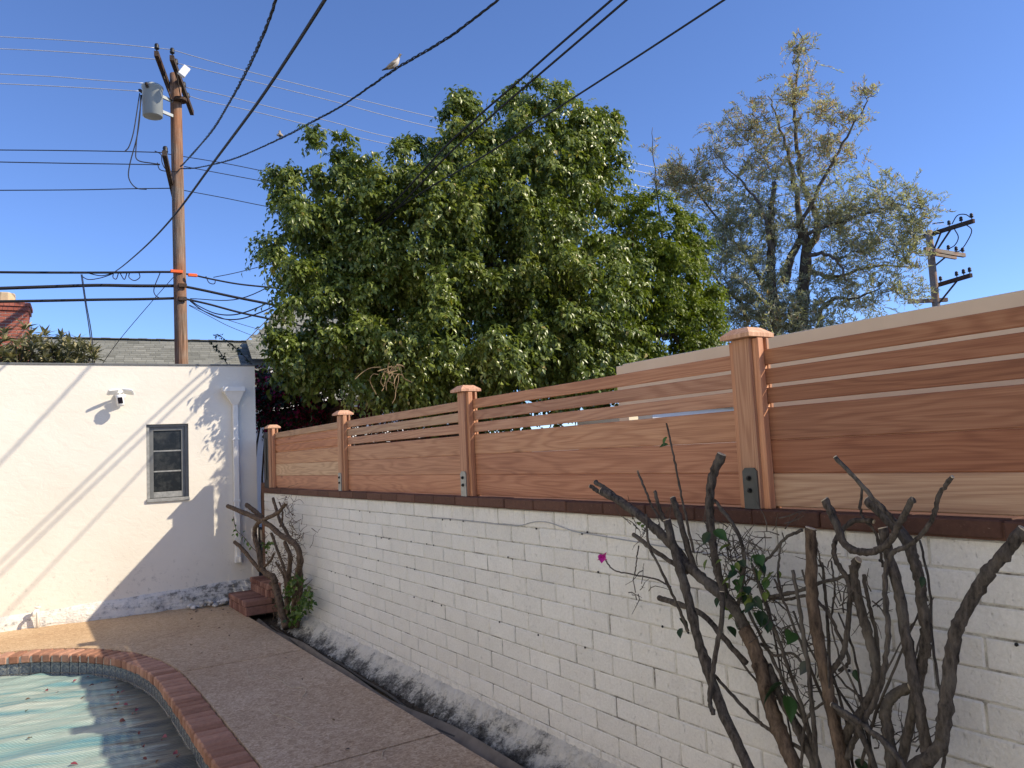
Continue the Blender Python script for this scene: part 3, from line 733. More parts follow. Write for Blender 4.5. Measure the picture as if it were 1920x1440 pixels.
steps = tag(empty('brick_steps', (2.16, 0, PZ)), 'two red brick steps climbing to the side gate by the garage', 'steps')
sm = chmesh('brick', .30, .074, .062, M['stepbrick'], .009); sr = chmesh('brick', .062, .074, .10, M['stepbrick'], .009); ss = chmesh('brick', .2, .06, .09, M['stepbrick'], .004)
def step_(x0, x1, y0, y1, z0, z1, first):
    ob('mortar_core', mesh('mortar_core', *boxvf(x0 + .018, x1 - .004, y0 + .016, y1, z0, z1 - .016), M['soil']), steps)
    y = y0 + .045
    while y < y1 - .02:
        ob('brick', sm, steps, (x0 + .15 - .008, y, z1 - .031), (0, random.uniform(-.01, .01), random.uniform(-.01, .01)))
        ob('brick', sr, steps, (x0 + .031, y, z1 - .064 - .052), (0, 0, random.uniform(-.01, .01))); y += .0925
    for k in range(2): ob('brick', ss, steps, (x0 + .12 + k * .2, y0 + .029, z1 - .064 - .047), (0, 0, 0))
step_(.0, .32, 8.99, 9.86, 0, .165, 1); step_(.262, .60, 9.02, 9.86, .165, .315, 0)
# rubble beside the steps
for i in range(16):
    r = random.uniform(.02, .05); x, y = random.uniform(1.75, 2.2), random.uniform(10.02, 10.14)
    v = [(r * math.cos(a) * math.cos(b) * random.uniform(.8, 1.2), r * math.sin(a) * math.cos(b) * random.uniform(.8, 1.2), r * .6 * math.sin(b)) for b in (-1.2, -.4, .4, 1.2) for a in np.linspace(0, 6.28, 8, endpoint=False)]
    f = [(q_ * 8 + k, q_ * 8 + (k + 1) % 8, q_ * 8 + 8 + (k + 1) % 8, q_ * 8 + 8 + k) for q_ in range(3) for k in range(8)] + [tuple(range(8))[::-1], tuple(range(24, 32))]
    o = ob('stone', mesh('stone', v, f, M['plinth'], True), None, (x, y - .13 * (x - .5) / 1.5 + .02, PZ + r * .55 + .02 * (i % 3)))
    tag(o, 'small pale rubble stone by the garage foot near the brick steps', 'stone', 'rubble at the garage foot')

# ------------------------------------------------------------------ unseen house added across the pool for bounced sun; the cables lead to it (left of and behind the camera)
hm_ = tag(empty('unseen_bounce_house', (-3.7, 0, -.05)), 'cream stucco house added across the pool, unseen at the left, bouncing sun back', 'house')
Soup().add(*boxvf(-6, 0, -9, 8.2, 0, 6.4)).build('wall', M['stucco'], hm_)
Soup().add(*boxvf(-6.3, .35, -9.3, 8.5, 6.401, 6.6)).build('roof', M['frame'], hm_)
for yy in (-6, -2.5, 1.5, 5): boxo('window', -.01, .03, yy, yy + 1.1, 1.0, 2.2, M['frame'], hm_, .006)

# ------------------------------------------------------------------ beige fence behind on the right
BX = 3.55
zt = at_x(1500, 621, BX)[2]
bf_ = tag(empty('beige_fence', (BX, 0, -.125)), 'beige vinyl board fence showing just above the redwood fence on the right', 'fence')
ye = at_x(1158, 688, BX)[1]
zz = zt + .125; hs = (.32, .20, .20, .20, .20, .20)
for k, h_ in enumerate(hs):
    boxo('board', .0, .022, -2.0, ye - .05 if k == 0 else at_x(1375, 760, BX)[1], zz - h_, zz, M['beige'], bf_, .004); zz -= h_ + (.035 if k == 0 else .012)
for y in (ye - .055, ye - 1.9, ye - 3.7): boxo('post', .023, .115, y, y + .1, 0, zt + .12, M['beige'], bf_, .004)
wb = tag(empty('lit_gap_block', (6.95, 7.4, -.125)), 'invented white block whose sunlit face shows as a bright strip through the redwood fence', 'stand-in')  # invented block: its sunlit face stands in for a bright strip in the gap
Soup().add(*boxvf(0, 2.4, 0, 1.6, 0, 2.22)).build('wall', M['housewall'], wb); Soup().add(*boxvf(-.1, 2.5, -.1, 1.7, 2.221, 2.27)).build('roof', M['frame'], wb)

# ------------------------------------------------------------------ old lattice fence beyond the gate
LY = 11.6; lp = on_plane(640, 757, (0, LY, 0), (0, 1, 0)); LXX, LZ = lp[0], lp[2]
lf = tag(empty('lattice_fence', (LXX, LY, -.125)), 'old brown wooden fence with a lattice top behind the redwood fence', 'fence')
hL = LZ + .125
boxo('post', -.05, .05, -.05, .05, 0, hL + .03, M['oldfence'], lf, .004)
for xx in (1.75, 3.5): boxo('post', xx - .045, xx + .045, -.045, .045, 0, hL - .06, M['oldfence'], lf, .004)
boxo('rail', .05, 3.6, -.03, .06, hL - .10, hL - .055, M['oldfence'], lf, .003); boxo('rail', .05, 3.6, -.02, .02, hL - .62, hL - .58, M['oldfence'], lf, .003)
for k in range(44):
    for s_ in (-1, 1):
        x0 = -.25 + k * .085; A = np.array((x0, .006 * s_, hL - .58)); B = np.array((x0 + .47 * s_ + (0 if s_ > 0 else 0), .006 * s_, hL - .10))
        # clip to the panel
        def clip(P_, Q_):
            d = Q_ - P_; t0, t1 = 0., 1.
            for lo, sg in ((.05, 1), (3.5, -1)):
                a = sg * (P_[0] - lo); b = sg * d[0]
                if b == 0: continue
                t = -a / b
                if b > 0: t0 = max(t0, t)
                else: t1 = min(t1, t)
            return (P_ + d * t0, P_ + d * t1) if t1 - t0 > .08 else None
        c = clip(A, B)
        if c: ob('lattice_slat', mesh('lattice_slat', *beam(c[0], c[1], .009, .036, (0, 1, 0)), M['oldfence']), lf)
for k in range(24): boxo('picket', .05 + k * .145, .05 + k * .145 + .135, -.012, .012, .05, hL - .625, M['oldfence'], lf, .002)
Ye = on_plane(486, 803, (LXX, 0, 0), (1, 0, 0)); l2 = min(Ye[1] - LY, 5.0)
boxo('rail', -.03, .03, .05, l2, hL - .09, hL - .04, M['oldfence'], lf, .003)
boxo('post', -.045, .045, 2.0, 2.09, 0, hL + .02, M['oldfence'], lf, .004)
for k in range(30): boxo('picket', -.012, .012, .06 + k * .15, .06 + k * .15 + .10, .05, hL - .09, M['oldfence'], lf, .002)

# ------------------------------------------------------------------ houses behind
hd = 26.0
hs_ = tag(empty('shingle_house', tuple(at_d(350, 640, hd) * np.array([1, 1, 0]))), 'neighbour house with a grey shingle roof behind the garage', 'house')
hl = np.array(hs_.location)
def hloc(p): return np.array(p) - hl
ridge = at_d(350, 639, hd)[2]
Dv = np.array([math.cos(math.radians(-6)), math.sin(math.radians(-6)), 0]); Bv = np.array([Dv[1], -Dv[0], 0])    # along ridge, towards camera
Bv = Bv if Bv[1] < 0 else -Bv
def shingles(org, along, down, L, S, name, parent, lift=.012, hipcut=None):
    """roof plane as overlapping shingle tabs; org = ridge start (local), along/down unit vectors"""
    along = np.array(along); down = np.array(down); nrm = np.cross(along, down); nrm /= np.linalg.norm(nrm); nrm = nrm if nrm[2] > 0 else -nrm
    V = []; F = []; var = []; r = 0; s = 0.0
    while s < S:
        x = -random.random() * .3
        while x < L:
            w = random.uniform(.22, .34); x0, x1 = max(0, x), min(L, x + w - .006); x += w
            if x1 - x0 < .03: continue
            if hipcut and not hipcut(x0, x1, s): continue
            a = org + along * x0 + down * (s + .155) + nrm * lift * random.uniform(.9, 1.3); b = org + along * x1 + down * (s + .155) + nrm * lift
            c = org + along * x1 + down * s; d = org + along * x0 + down * s
            a2 = org + along * x0 + down * (s + .155); b2 = org + along * x1 + down * (s + .155)
            n = len(V); V += [a, b, c, d, a2, b2]; F += [(n, n + 1, n + 2, n + 3), (n, n + 4, n + 5, n + 1)]; var += [min(1, max(0, random.gauss(.5, .2)))] * 2
        s += .14
    o = ob(name, fast_mesh(name, V, F, M['shingle'], var), parent); stuff(o); return o
pitch = math.radians(33)
down = Bv * math.cos(pitch) + np.array([0, 0, -math.sin(pitch)])
A0 = np.array([0, 0, ridge]) - Dv * 8
UL = m_plain('roof_underlay', (.10, .105, .10), .95, .1)
q4 = [A0, A0 + Dv * 14.5, A0 + Dv * 14.5 + down * 4.3, A0 + down * 4.3]
ob('roof_deck', mesh('roof_deck', [p - np.array([0, 0, .02]) for p in q4], [(3, 2, 1, 0)], UL), hs_)
shingles(A0, Dv, down, 14.5, 4.2, 'roof', hs_)
for k in range(58):
    p = A0 + Dv * (k * .25); ob('ridge_cap', chmesh('ridge_cap', .26, .26, .03, M['shingle'], .008), hs_, tuple(p + np.array([0, 0, .012 + .008 * (k % 2)])), (0, 0, math.radians(-6)))
# higher roof rising on the right, its left rake climbing behind the ficus
gx = hloc(at_d(462, 640, hd - .6)); rise = 1.75; run = 1.62; Sg = rise / math.sin(pitch)
g_top = np.array([gx[0], gx[1], gx[2] + rise]) - Bv * Sg * math.cos(pitch)
shingles(g_top, Dv, down, 6.0, Sg + 1.2, 'upper_roof', hs_, .012, lambda x0, x1, s: x0 > run * (1 - s / Sg) - .12)
q4 = [g_top + Dv * (run + .02), g_top + Dv * 6, g_top + Dv * 6 + down * (Sg + 1.2), g_top + down * (Sg + 1.2) + Dv * .1, g_top + down * Sg + Dv * .1]
ob('roof_deck', mesh('roof_deck', [p - np.array([0, 0, .03]) for p in q4], [(4, 3, 2, 1, 0)], UL), hs_)
for k in range(11):
    t = (k + .5) / 11; p = g_top + Dv * run * (1 - t) + down * Sg * t
    ob('ridge_cap', chmesh('rake_cap', .24, .14, .03, M['shingle'], .008), hs_, tuple(p + np.array([.0, 0, .02])), (0, -math.atan2(rise, run), math.radians(-6)))
eave = A0 + down * 4.2
Soup().add(*beam(eave + Dv * 0 + np.array([0, 0, -.05]), eave + Dv * 14.5 + np.array([0, 0, -.05]), .03, .16)).build('fascia', M['white'], hs_)
wz = eave[2] - .1; ba = A0 - Bv * -3.2 
c0 = A0 + Bv * 3.1; c1 = c0 + Dv * 14.5
v = [(*c0[:2], -.4), (*c1[:2], -.4), (*c1[:2], wz), (*c0[:2], wz)]; v += [(p[0] - Bv[0] * 6, p[1] - Bv[1] * 6, p[2]) for p in v]
Soup().add(v, [(0, 1, 2, 3), (7, 6, 5, 4), (1, 5, 6, 2), (4, 0, 3, 7)]).build('wall', M['housewall'], hs_)
# pale wing wall seen under the tree
w0 = hloc(at_d(505, 690, 22)); w1 = hloc(at_d(625, 690, 22.6))
v = [(*w0[:2], -.4), (*w1[:2], -.4), (*w1[:2], w1[2] + .05), (*w0[:2], w0[2] + .05)]; v += [(p[0] + .2, p[1] + 1.2, p[2]) for p in v]
Soup().add(v, [(0, 1, 2, 3), (7, 6, 5, 4), (1, 5, 6, 2), (4, 0, 3, 7), (3, 2, 6, 7)]).build('wing_wall', M['housewall'], hs_)

# chimney
cd_ = 20.5; c_l = at_d(-35, 640, cd_); c_c = at_d(52, 640, cd_); ctop = at_d(30, 566, cd_)[2]
chim = tag(empty('brick_chimney', (c_c[0], c_c[1], 0), math.radians(-4)), 'red brick chimney with a clay flue pot rising above the leafy bush', 'chimney')
CWd = 1.25; CDp = .75; CH = .076
ob('mortar_core', mesh('mortar_core', *boxvf(-CWd + .008, -.008, .008, CDp, 0, ctop - .19), M['grout']), chim)
bm1 = chmesh('brick', .205, .095, .064, M['chimbrick'], .003); bm2 = chmesh('brick', .095, .205, .064, M['chimbrick'], .003)
k = 0; z = ctop - .20
while z > ctop - 1.75:
    x = -.1025 - (.1075 if k % 2 else 0)
    while x > -CWd + .05: ob('brick', bm1, chim, (x, .0475, z - .032)); x -= .215
    y = .1025 + (.1075 if not k % 2 else .0) + (.0 if k % 2 else 0)
    while y < CDp - .05: ob('brick', bm2, chim, (-.0475, y + (0 if k % 2 else 0), z - .032)); y += .215
    z -= CH; k += 1
for r, (ov, z) in enumerate(((.03, ctop - .155), (.055, ctop - .06))):
    boxo('corbel_core', -CWd - ov + .01, ov - .01, -ov + .01, CDp + ov - .01, z - .045, z + .04, M['grout'], chim, .003)
    x = ov - .05
    while x > -CWd - ov: ob('brick', chmesh('brick', .098, .2, .09, M['chimbrick'], .004), chim, (x, -ov + .1, z), (0, 0, 0)); x -= .105
    y = -ov + .26
    while y < CDp + ov: ob('brick', chmesh('brick', .2, .098, .09, M['chimbrick'], .004), chim, (ov - .1, y, z)); y += .105
fw0 = at_d(2, 560, cd_)[0] - c_c[0]; fw1 = at_d(34, 560, cd_)[0] - c_c[0]
Soup().add(*lathe([(.24, 0), (.24, .25), (.225, .27), (.18, .27), (.18, .2)], 8)).build('flue_pot', M['flue'], chim, loc=(-.49, .36, ctop - .02), rot=(0, 0, .39))

# ------------------------------------------------------------------ leaf machinery
def unit(a): return a / (np.linalg.norm(a, axis=-1, keepdims=True) + 1e-9)
def leaves5(pos, ax, nr, L, W, fold=.22, droop=.18):
    """folded pointed leaf: 5 vertices, 4 triangles"""
    ax = unit(ax); sd = unit(np.cross(ax, nr)); nn = unit(np.cross(sd, ax)); L = L[:, None]; W = W[:, None]; n = len(pos)
    b = pos; l = pos + ax * L * .42 - sd * W * .5 + nn * W * fold; r = pos + ax * L * .42 + sd * W * .5 + nn * W * fold
    c = pos + ax * L * .46; t = pos + ax * L * .97 - nn * L * droop
    V = np.stack([b, l, r, c, t], 1).reshape(-1, 3); o = (np.arange(n) * 5)[:, None]
    F = np.concatenate([o + [0, 3, 1], o + [0, 2, 3], o + [1, 3, 4], o + [3, 2, 4]], 1).reshape(-1, 3)
    return V, F
def leaves4(pos, ax, nr, L, W):
    ax = unit(ax); sd = unit(np.cross(ax, nr)); nn = np.cross(sd, ax); L = L[:, None]; W = W[:, None]; n = len(pos)
    V = np.stack([pos, pos + ax * L * .5 - sd * W * .5 + nn * W * .2, pos + ax * L - nn * L * .08, pos + ax * L * .5 + sd * W * .5 + nn * W * .2], 1).reshape(-1, 3)
    o = (np.arange(n) * 4)[:, None]; return V, o + [0, 3, 2, 1]
def rdir(n): return unit(RNG.normal(size=(n, 3)))
def lobes_from_px(rows): return [(at_d(x, y, d), r / FPX * d * 1.04) for x, y, r, d in rows]
def sprays(lobes, rc, ns, per, L, W, cover=.8, hang=.45, shell=(.80, 1.06)):
    """leaf sprays radiating from clumps that sit on the shells of the lobes"""
    Cc = []; Dd = []; Rr = []
    for c, r in lobes:
        ncl = max(4, int(cover * 4 * r * r / (rc * rc))); d = rdir(ncl)
        rad = r * RNG.uniform(shell[0], shell[1], ncl) + .10 * np.clip(d[:, 2], 0, 1) * RNG.random(ncl) - rc * .35
        Cc.append(c + d * np.maximum(rad, 0)[:, None]); Dd.append(d); Rr.append(rc * RNG.uniform(.65, 1.3, ncl))
    Cc = np.concatenate(Cc); Dd = np.concatenate(Dd); Rr = np.concatenate(Rr); nc = len(Cc); tone = RNG.normal(size=nc)
    k = np.repeat(np.arange(nc), ns); n = len(k)
    d0 = unit(Dd[k] * .75 + rdir(n) + np.array([0, 0, .25])); sl = Rr[k] * RNG.uniform(.75, 1.25, n); S = Cc[k] + rdir(n) * (Rr[k] * .25)[:, None]
    P = []; A = []
    for j in range(per):
        t = (j + 1.0) / per
        P.append(S + d0 * (sl * t)[:, None] + np.array([0, 0, -1.0]) * (hang * sl * t * t)[:, None] + RNG.normal(size=(n, 3)) * .010)
        tg_ = unit(d0 + np.array([0, 0, -2.0 * hang]) * t); side = unit(np.cross(tg_, (0, 0, 1.0)) + RNG.normal(size=(n, 3)) * .35) * (1 if j % 2 else -1)
        A.append(unit(tg_ * .6 + side * .75 + np.array([0, 0, -.55]) + RNG.normal(size=(n, 3)) * .35))
    P = np.concatenate(P); A = np.concatenate(A); kk = np.concatenate([k] * per); N = len(P)
    nr = unit(np.array([0, 0, .8]) + np.concatenate([d0] * per) * .8 + RNG.normal(size=(N, 3)) * .45)
    Ls = RNG.uniform(.65, 1.25, N) * L; Ws = Ls * W / L * RNG.uniform(.8, 1.2, N)
    v = np.clip(.42 + .15 * RNG.normal(size=N) + .13 * tone[kk], 0, .93); v[RNG.random(N) < .008] = 1.0
    return P, A, nr, Ls, Ws, v
def grow(start_paths, targets, jitter=.05, maxseg=1.0):
    """join target points to the nearest point of a growing skeleton; returns list of (pathpoints, depth)"""
    nodes = [p for path in start_paths for p in path]; out = []
    for t in sorted(list(targets), key=lambda q: np.min(np.linalg.norm(np.array(nodes) - q, axis=1))):
        Nn = np.array(nodes); d = np.linalg.norm(Nn - t, axis=1) + 1.1 * np.maximum(0, Nn[:, 2] - t[2] + .05)
        a = Nn[np.argmin(d)]; m_ = (a + t) / 2 + RNG.normal(size=3) * jitter * np.linalg.norm(t - a) + np.array([0, 0, -.06]) * np.linalg.norm(t - a)
        path = catmull([a, m_, t], 3); out.append(path); nodes += [path[len(path) // 2], t]
    return out

# ------------------------------------------------------------------ ficus tree
FX = [(983, 180, 46, 11.6), (1025, 255, 86, 11.5), (1105, 290, 62, 11.8), (1010, 330, 110, 11.2), (858, 255, 66, 11.3), (850, 212, 34, 11.3), (870, 330, 95, 11.0),
      (618, 300, 52, 10.8), (640, 350, 66, 10.8), (556, 372, 46, 10.55), (715, 335, 62, 10.8), (760, 300, 45, 11.1), (590, 455, 74, 10.45), (690, 440, 90, 10.65), (790, 430, 115, 10.5), (930, 450, 130, 10.6), (1070, 430, 105, 11.0),
      (565, 545, 50, 10.12), (588, 628, 58, 10.08), (650, 590, 75, 10.5), (530, 655, 26, 10.1), (665, 660, 66, 10.05), (760, 600, 120, 10.35), (900, 610, 130, 10.1), (1040, 580, 120, 10.5), (800, 688, 66, 10.15), (930, 680, 72, 9.9), (1060, 660, 84, 10.2), (1130, 530, 80, 10.9),
      (728, 705, 40, 10.2), (1120, 640, 80, 10.6), (1130, 350, 42, 11.9), (530, 330, 24, 10.6), (535, 470, 34, 10.35), (1140, 230, 20, 12.0)]
ft = tag(empty('ficus_tree', (6.0, 10.6, -.125)), 'large dense dark green weeping ficus tree behind the redwood fence', 'tree')
fl0 = np.array(ft.location)
lob = lobes_from_px(FX)
core = [(c + np.array([.5, 1.0, -.1]), r * .95) for c, r in lob] + [(c + np.array([1.0, 2.0, 0]), r * .95) for c, r in lob[::2]]
core += lobes_from_px([(760, 735, 60, 12.6), (850, 730, 75, 12.6), (960, 715, 85, 12.7), (1080, 690, 85, 12.8), (1150, 670, 70, 13.0), (690, 720, 50, 12.6)])
P, A, nr, Ls, Ws, vv = sprays(lob, .25, 22, 9, .085, .043)
V1, F1 = leaves5(P, A, nr, Ls, Ws); 
P2, A2, nr2, L2, W2, vv2 = sprays(core, .30, 13, 8, .105, .066, .85)
V2, F2 = leaves5(P2, A2, nr2, L2, W2)
stuff(ob('crown', fast_mesh('crown', np.concatenate([V1, V2]) - fl0, np.concatenate([F1, F2 + len(V1)]), M['ficus'], np.repeat(np.concatenate([vv, vv2]), 4)), ft))
trunk = catmull([(6.0, 10.6, -.13), (6.05, 10.65, 1.0), (5.9, 10.7, 2.2), (6.0, 10.9, 3.6), (6.3, 11.2, 5.0)], 5)
Soup().add(*tube(trunk - fl0, np.linspace(.26, .09, len(trunk)), 10, wob=.1)).build('trunk', M['bark'], ft, True)
br = Soup()
for path in grow([trunk[4:]], [c + np.array([.35, .7, -.15]) for c, r in lob if r > .35], .08): Soup().add(*tube(path - fl0, np.linspace(.045, .014, len(path)), 6)).build('limb', M['bark'], ft, True)
# dead twig tangle hanging from the crown
dt = Soup(); ct = at_d(735, 715, 8.95) - fl0
for i in range(15):
    a = RNG.normal(size=3) * .5; p0 = ct + RNG.normal(size=3) * .05 + np.array([0, 0, .12]); pp = [p0]
    for k in range(5): a = a * .75 + RNG.normal(size=3) * .5 + np.array([0, 0, -.25]); pp.append(pp[-1] + unit(a) * .07)
    dt.add(*tube(catmull(pp, 3), .0045, 4))
o = dt.build('dead_twigs', m_plain('dead_twig', (.30, .21, .12), .9, .1), ft); 

# brighter tree to its right
BXp = [(1185, 430, 45, 12.6), (1225, 440, 68, 12.4), (1275, 455, 52, 12.5), (1240, 530, 92, 12.1), (1180, 560, 70, 12.0), (1300, 545, 52, 12.2), (1230, 630, 95, 11.8), (1310, 620, 48, 12.0), (1160, 660, 70, 11.6), (1300, 680, 60, 11.8), (1195, 385, 22, 12.7)]
bt = tag(empty('bright_green_tree', (8.6, 9.7, -.125)), 'smaller brighter yellow green tree between the dark ficus and the silvery olive', 'tree')
b0 = np.array(bt.location); lob = lobes_from_px(BXp); core = [(c + np.array([.5, .5, -.1]), r * .95) for c, r in lob]
P, A, nr, Ls, Ws, vv = sprays(lob, .20, 20, 9, .064, .032); V1, F1 = leaves5(P, A, nr, Ls, Ws)
P2, A2, nr2, L2, W2, vv2 = sprays(core, .26, 12, 8, .075, .042, .6); V2, F2 = leaves5(P2, A2, nr2, L2, W2)
stuff(ob('crown', fast_mesh('crown', np.concatenate([V1, V2]) - b0, np.concatenate([F1, F2 + len(V1)]), M['ficus2'], np.repeat(np.concatenate([vv, vv2]), 4)), bt))
trunk = catmull([(8.6, 9.7, -.13), (8.65, 9.75, 1.2), (8.6, 9.8, 2.6), (8.5, 9.8, 3.9)], 5)
Soup().add(*tube(trunk - b0, np.linspace(.15, .05, len(trunk)), 8, wob=.1)).build('trunk', M['bark'], bt, True)
br = Soup()
for path in grow([trunk[4:]], [c for c, r in lob], .08): Soup().add(*tube(path - b0, np.linspace(.04, .015, len(path)), 5)).build('limb', M['bark'], bt, True)

# ------------------------------------------------------------------ olive tree
OD = 15.5
ot = empty('olive_tree', tuple(at_d(1500, 560, OD) * np.array([1, 1, 0]) + np.array([0, 0, -.125])))
tag(ot, 'tall airy olive tree with silvery leaves and dark bare limbs at the right', 'tree'); o0 = np.array(ot.location)
def op(pts, dd=0.0): return np.array([at_d(x, y, OD + dd + k * 0) for k, (x, y) in enumerate(pts)])
limbs = [([(1500, 700), (1502, 600), (1508, 520), (1512, 460), (1500, 425)], 17, 12, 0), ([(1512, 470), (1535, 430), (1520, 380), (1500, 320), (1492, 250), (1490, 180), (1497, 110), (1500, 60)], 9, 1.2, .3),
         ([(1460, 720), (1455, 600), (1447, 520), (1448, 450), (1446, 400), (1452, 340)], 14, 7, -.3), ([(1447, 470), (1430, 400), (1408, 360), (1370, 320), (1330, 270)], 5, .8, -.5),
         ([(1470, 530), (1490, 470), (1510, 430)], 11, 9, .1), ([(1500, 430), (1495, 370), (1480, 300), (1460, 230), (1440, 180)], 8, 1.5, .5), ([(1500, 430), (1545, 330), (1580, 270), (1620, 200), (1640, 170)], 5, .7, -.2),
         ([(1515, 480), (1545, 475), (1570, 490), (1590, 530)], 5, 2, -.4), ([(1510, 440), (1560, 420), (1620, 400), (1690, 385), (1740, 395)], 4.5, .8, -.3), ([(1450, 560), (1400, 480), (1345, 410), (1300, 350), (1280, 310)], 5, .8, .4),
         ([(1440, 600), (1380, 560), (1340, 520), (1320, 470)], 6, 1.5, .2), ([(1530, 600), (1560, 560), (1600, 560), (1650, 540)], 6, 1.5, .1), ([(1505, 500), (1560, 520), (1640, 500), (1720, 500)], 6, 1.5, .4),
         ([(1290, 620), (1250, 500), (1235, 400), (1225, 300), (1222, 240)], 4, .8, .8)]
LP = []; tsoup = Soup()
for pts, r0, r1, dd in limbs:
    P = catmull(op(pts, dd), 5); P = P + RNG.normal(size=P.shape) * .015; LP.append(P)
    R_ = np.linspace(r0 * .78, r1 * .6, len(P)) / FPX * OD; tsoup.add(*tube(P - o0, R_, 7, wob=.15))
OX = [(1497, 90, 30, 90, .0), (1490, 160, 50, 150, .0), (1490, 230, 75, 260, 0), (1430, 215, 42, 110, .2), (1400, 260, 64, 300, .2), (1360, 270, 40, 130, .3), (1345, 235, 16, 30, .3), (1540, 200, 36, 110, 0), (1560, 280, 64, 320, 0), (1625, 190, 22, 60, -.2), (1600, 235, 26, 80, -.2),
      (1480, 310, 85, 360, 0), (1500, 390, 80, 380, 0), (1400, 350, 70, 340, 0), (1420, 440, 75, 560, -.2), (1375, 420, 60, 460, .3), (1300, 345, 62, 620, .5), (1260, 335, 34, 260, .6), (1340, 470, 70, 620, .3), (1370, 545, 80, 760, -.3), (1440, 560, 85, 800, -.5), (1450, 620, 85, 700, -.5), (1340, 600, 60, 460, 0),
      (1560, 400, 55, 260, -.2), (1620, 390, 55, 300, -.3), (1690, 395, 46, 300, -.3), (1735, 400, 22, 90, -.3), (1665, 350, 18, 45, -.3), (1600, 450, 65, 380, 0), (1670, 455, 60, 380, 0), (1715, 470, 34, 150, 0), (1570, 520, 55, 230, 0), (1640, 530, 55, 260, .1), (1700, 540, 38, 140, 0), (1590, 585, 55, 230, .1), (1530, 560, 40, 140, -.2), (1500, 610, 55, 460, -.3), (1222, 270, 20, 18, .8), (1240, 350, 30, 40, .8)]
tw = []; tips = []
for x, y, r, n, dd in OX:
    c = at_d(x, y, OD + dd); R_ = r / FPX * OD; k = max(3, int(n / 5.5)); q = c + unit(RNG.normal(size=(k, 3))) * (RNG.random((k, 1)) ** .45) * R_ * np.array([1, 1.0, 1]); tips.append((q, y))
targets = np.concatenate([t for t, y in tips])
sub = RNG.permutation(len(targets))
paths = grow([p[2:] for p in LP], targets[sub[:650]], .10)
for path in paths: tsoup.add(*tube(path - o0, np.linspace(.010, .003, len(path)), 3, cap=False))
tsoup.build('trunk', M['olivebark'], ot, True)
ends = np.concatenate([targets, np.array([p[-1] for p in paths]), np.array([p[len(p) // 2] for p in paths])])
n = len(ends); up = unit(RNG.normal(size=(n, 3)) * .55 + np.array([.0, 0, .55]))
P = []; A = []; S2 = Soup()
per = 20
hgt = np.repeat(ends[:, 2], per)
for i in range(n):
    sl = RNG.uniform(.22, .5); d = up[i]; side = unit(np.cross(d, RNG.normal(size=3)))
    t = (np.arange(per) + .5) / per; pp = ends[i] + d * (sl * t)[:, None] + np.array([0, 0, -.14]) * (t * t)[:, None]
    sg = np.where(np.arange(per) % 2, 1, -1)[:, None]; P.append(pp); A.append(d * .75 + side * sg * .8 + RNG.normal(size=(per, 3)) * .3)
    tip_ = ends[i] + d * sl + np.array([0, 0, -.14]); S2.add(*tube([ends[i], (ends[i] + tip_) / 2 + np.array([0, 0, .03]), tip_], [.0028, .002, .0014], 3, cap=False))
P = np.concatenate(P); A = np.concatenate(A); N = len(P)
S2.v = [np.array(q) - o0 for q in S2.v]; S2.build('twigs', M['olivebark'], ot)
Ls = RNG.uniform(.06, .10, N); Ws = Ls * RNG.uniform(.20, .28, N)
V, F = leaves4(P, A, rdir(N) + np.array([0, 0, .6]), Ls, Ws)
var = np.clip(RNG.normal(.48, .2, N), 0, .86); topz = at_d(1490, 330, OD)[2]
redp = np.where(hgt > topz, .30, .05); var[RNG.random(N) < redp] = RNG.uniform(.92, 1, 1)
stuff(ob('crown', fast_mesh('crown', V - o0, F, M['olive'], var), ot))

# ------------------------------------------------------------------ bougainvillea shrub in the shade behind the garage
bs = tag(empty('bougainvillea_bush', (3.55, 13.2, -.125)), 'dark magenta flowered bougainvillea bush growing behind the garage corner', 'bush'); q0 = np.array(bs.location)
lob = lobes_from_px([(505, 715, 40, 13.0), (540, 735, 50, 13.0), (590, 750, 45, 13.2), (500, 765, 45, 12.9), (550, 775, 50, 12.9), (490, 700, 20, 13), (580, 715, 22, 13.2), (610, 770, 40, 13.2), (660, 775, 48, 13.4), (735, 782, 52, 13.6), (820, 770, 55, 13.8)])
P, A, nr, Ls, Ws, vv = sprays(lob, .17, 16, 8, .058, .042, .8)
V, F = leaves5(P, A, nr, Ls, Ws); vv = np.where(RNG.random(len(P)) < .34, RNG.uniform(.68, 1, len(P)), vv * .55)
stuff(ob('foliage', fast_mesh('foliage', V - q0, F, M['boug'], np.repeat(vv, 4)), bs))
st_ = Soup()
for i in range(9):
    e = lob[i % len(lob)][0]; st_.add(*tube(catmull([q0 + RNG.normal(size=3) * np.array([.2, .2, 0]), (q0 + e) / 2 + RNG.normal(size=3) * .15, e], 4) - q0, np.linspace(.03, .008, 9), 5))
st_.build('stems', M['bark'], bs, True)
# two long shoots over the garage roof
for pts in ([(478, 690), (455, 665), (440, 652), (425, 640), (412, 629), (403, 628)], [(430, 690), (420, 672), (412, 660), (404, 651), (398, 646)]):
    P = catmull([at_d(x, y, 12.6 + .1 * k) for k, (x, y) in enumerate(pts)], 6)
    so = Soup().add(*tube(P - q0, np.linspace(.008, .003, len(P)), 4)); so.build('shoot', M['bark'], bs)
    k = RNG.integers(0, len(P), 46); pp = P[k] + RNG.normal(size=(46, 3)) * .012
    V, F = leaves5(pp, rdir(46) + np.array([0, 0, -.3]), rdir(46), RNG.uniform(.045, .075, 46), RNG.uniform(.03, .045, 46))
    stuff(ob('shoot_leaves', fast_mesh('shoot_leaves', V - q0, F, M['boug'], np.repeat(RNG.random(46) * .4, 4)), bs))

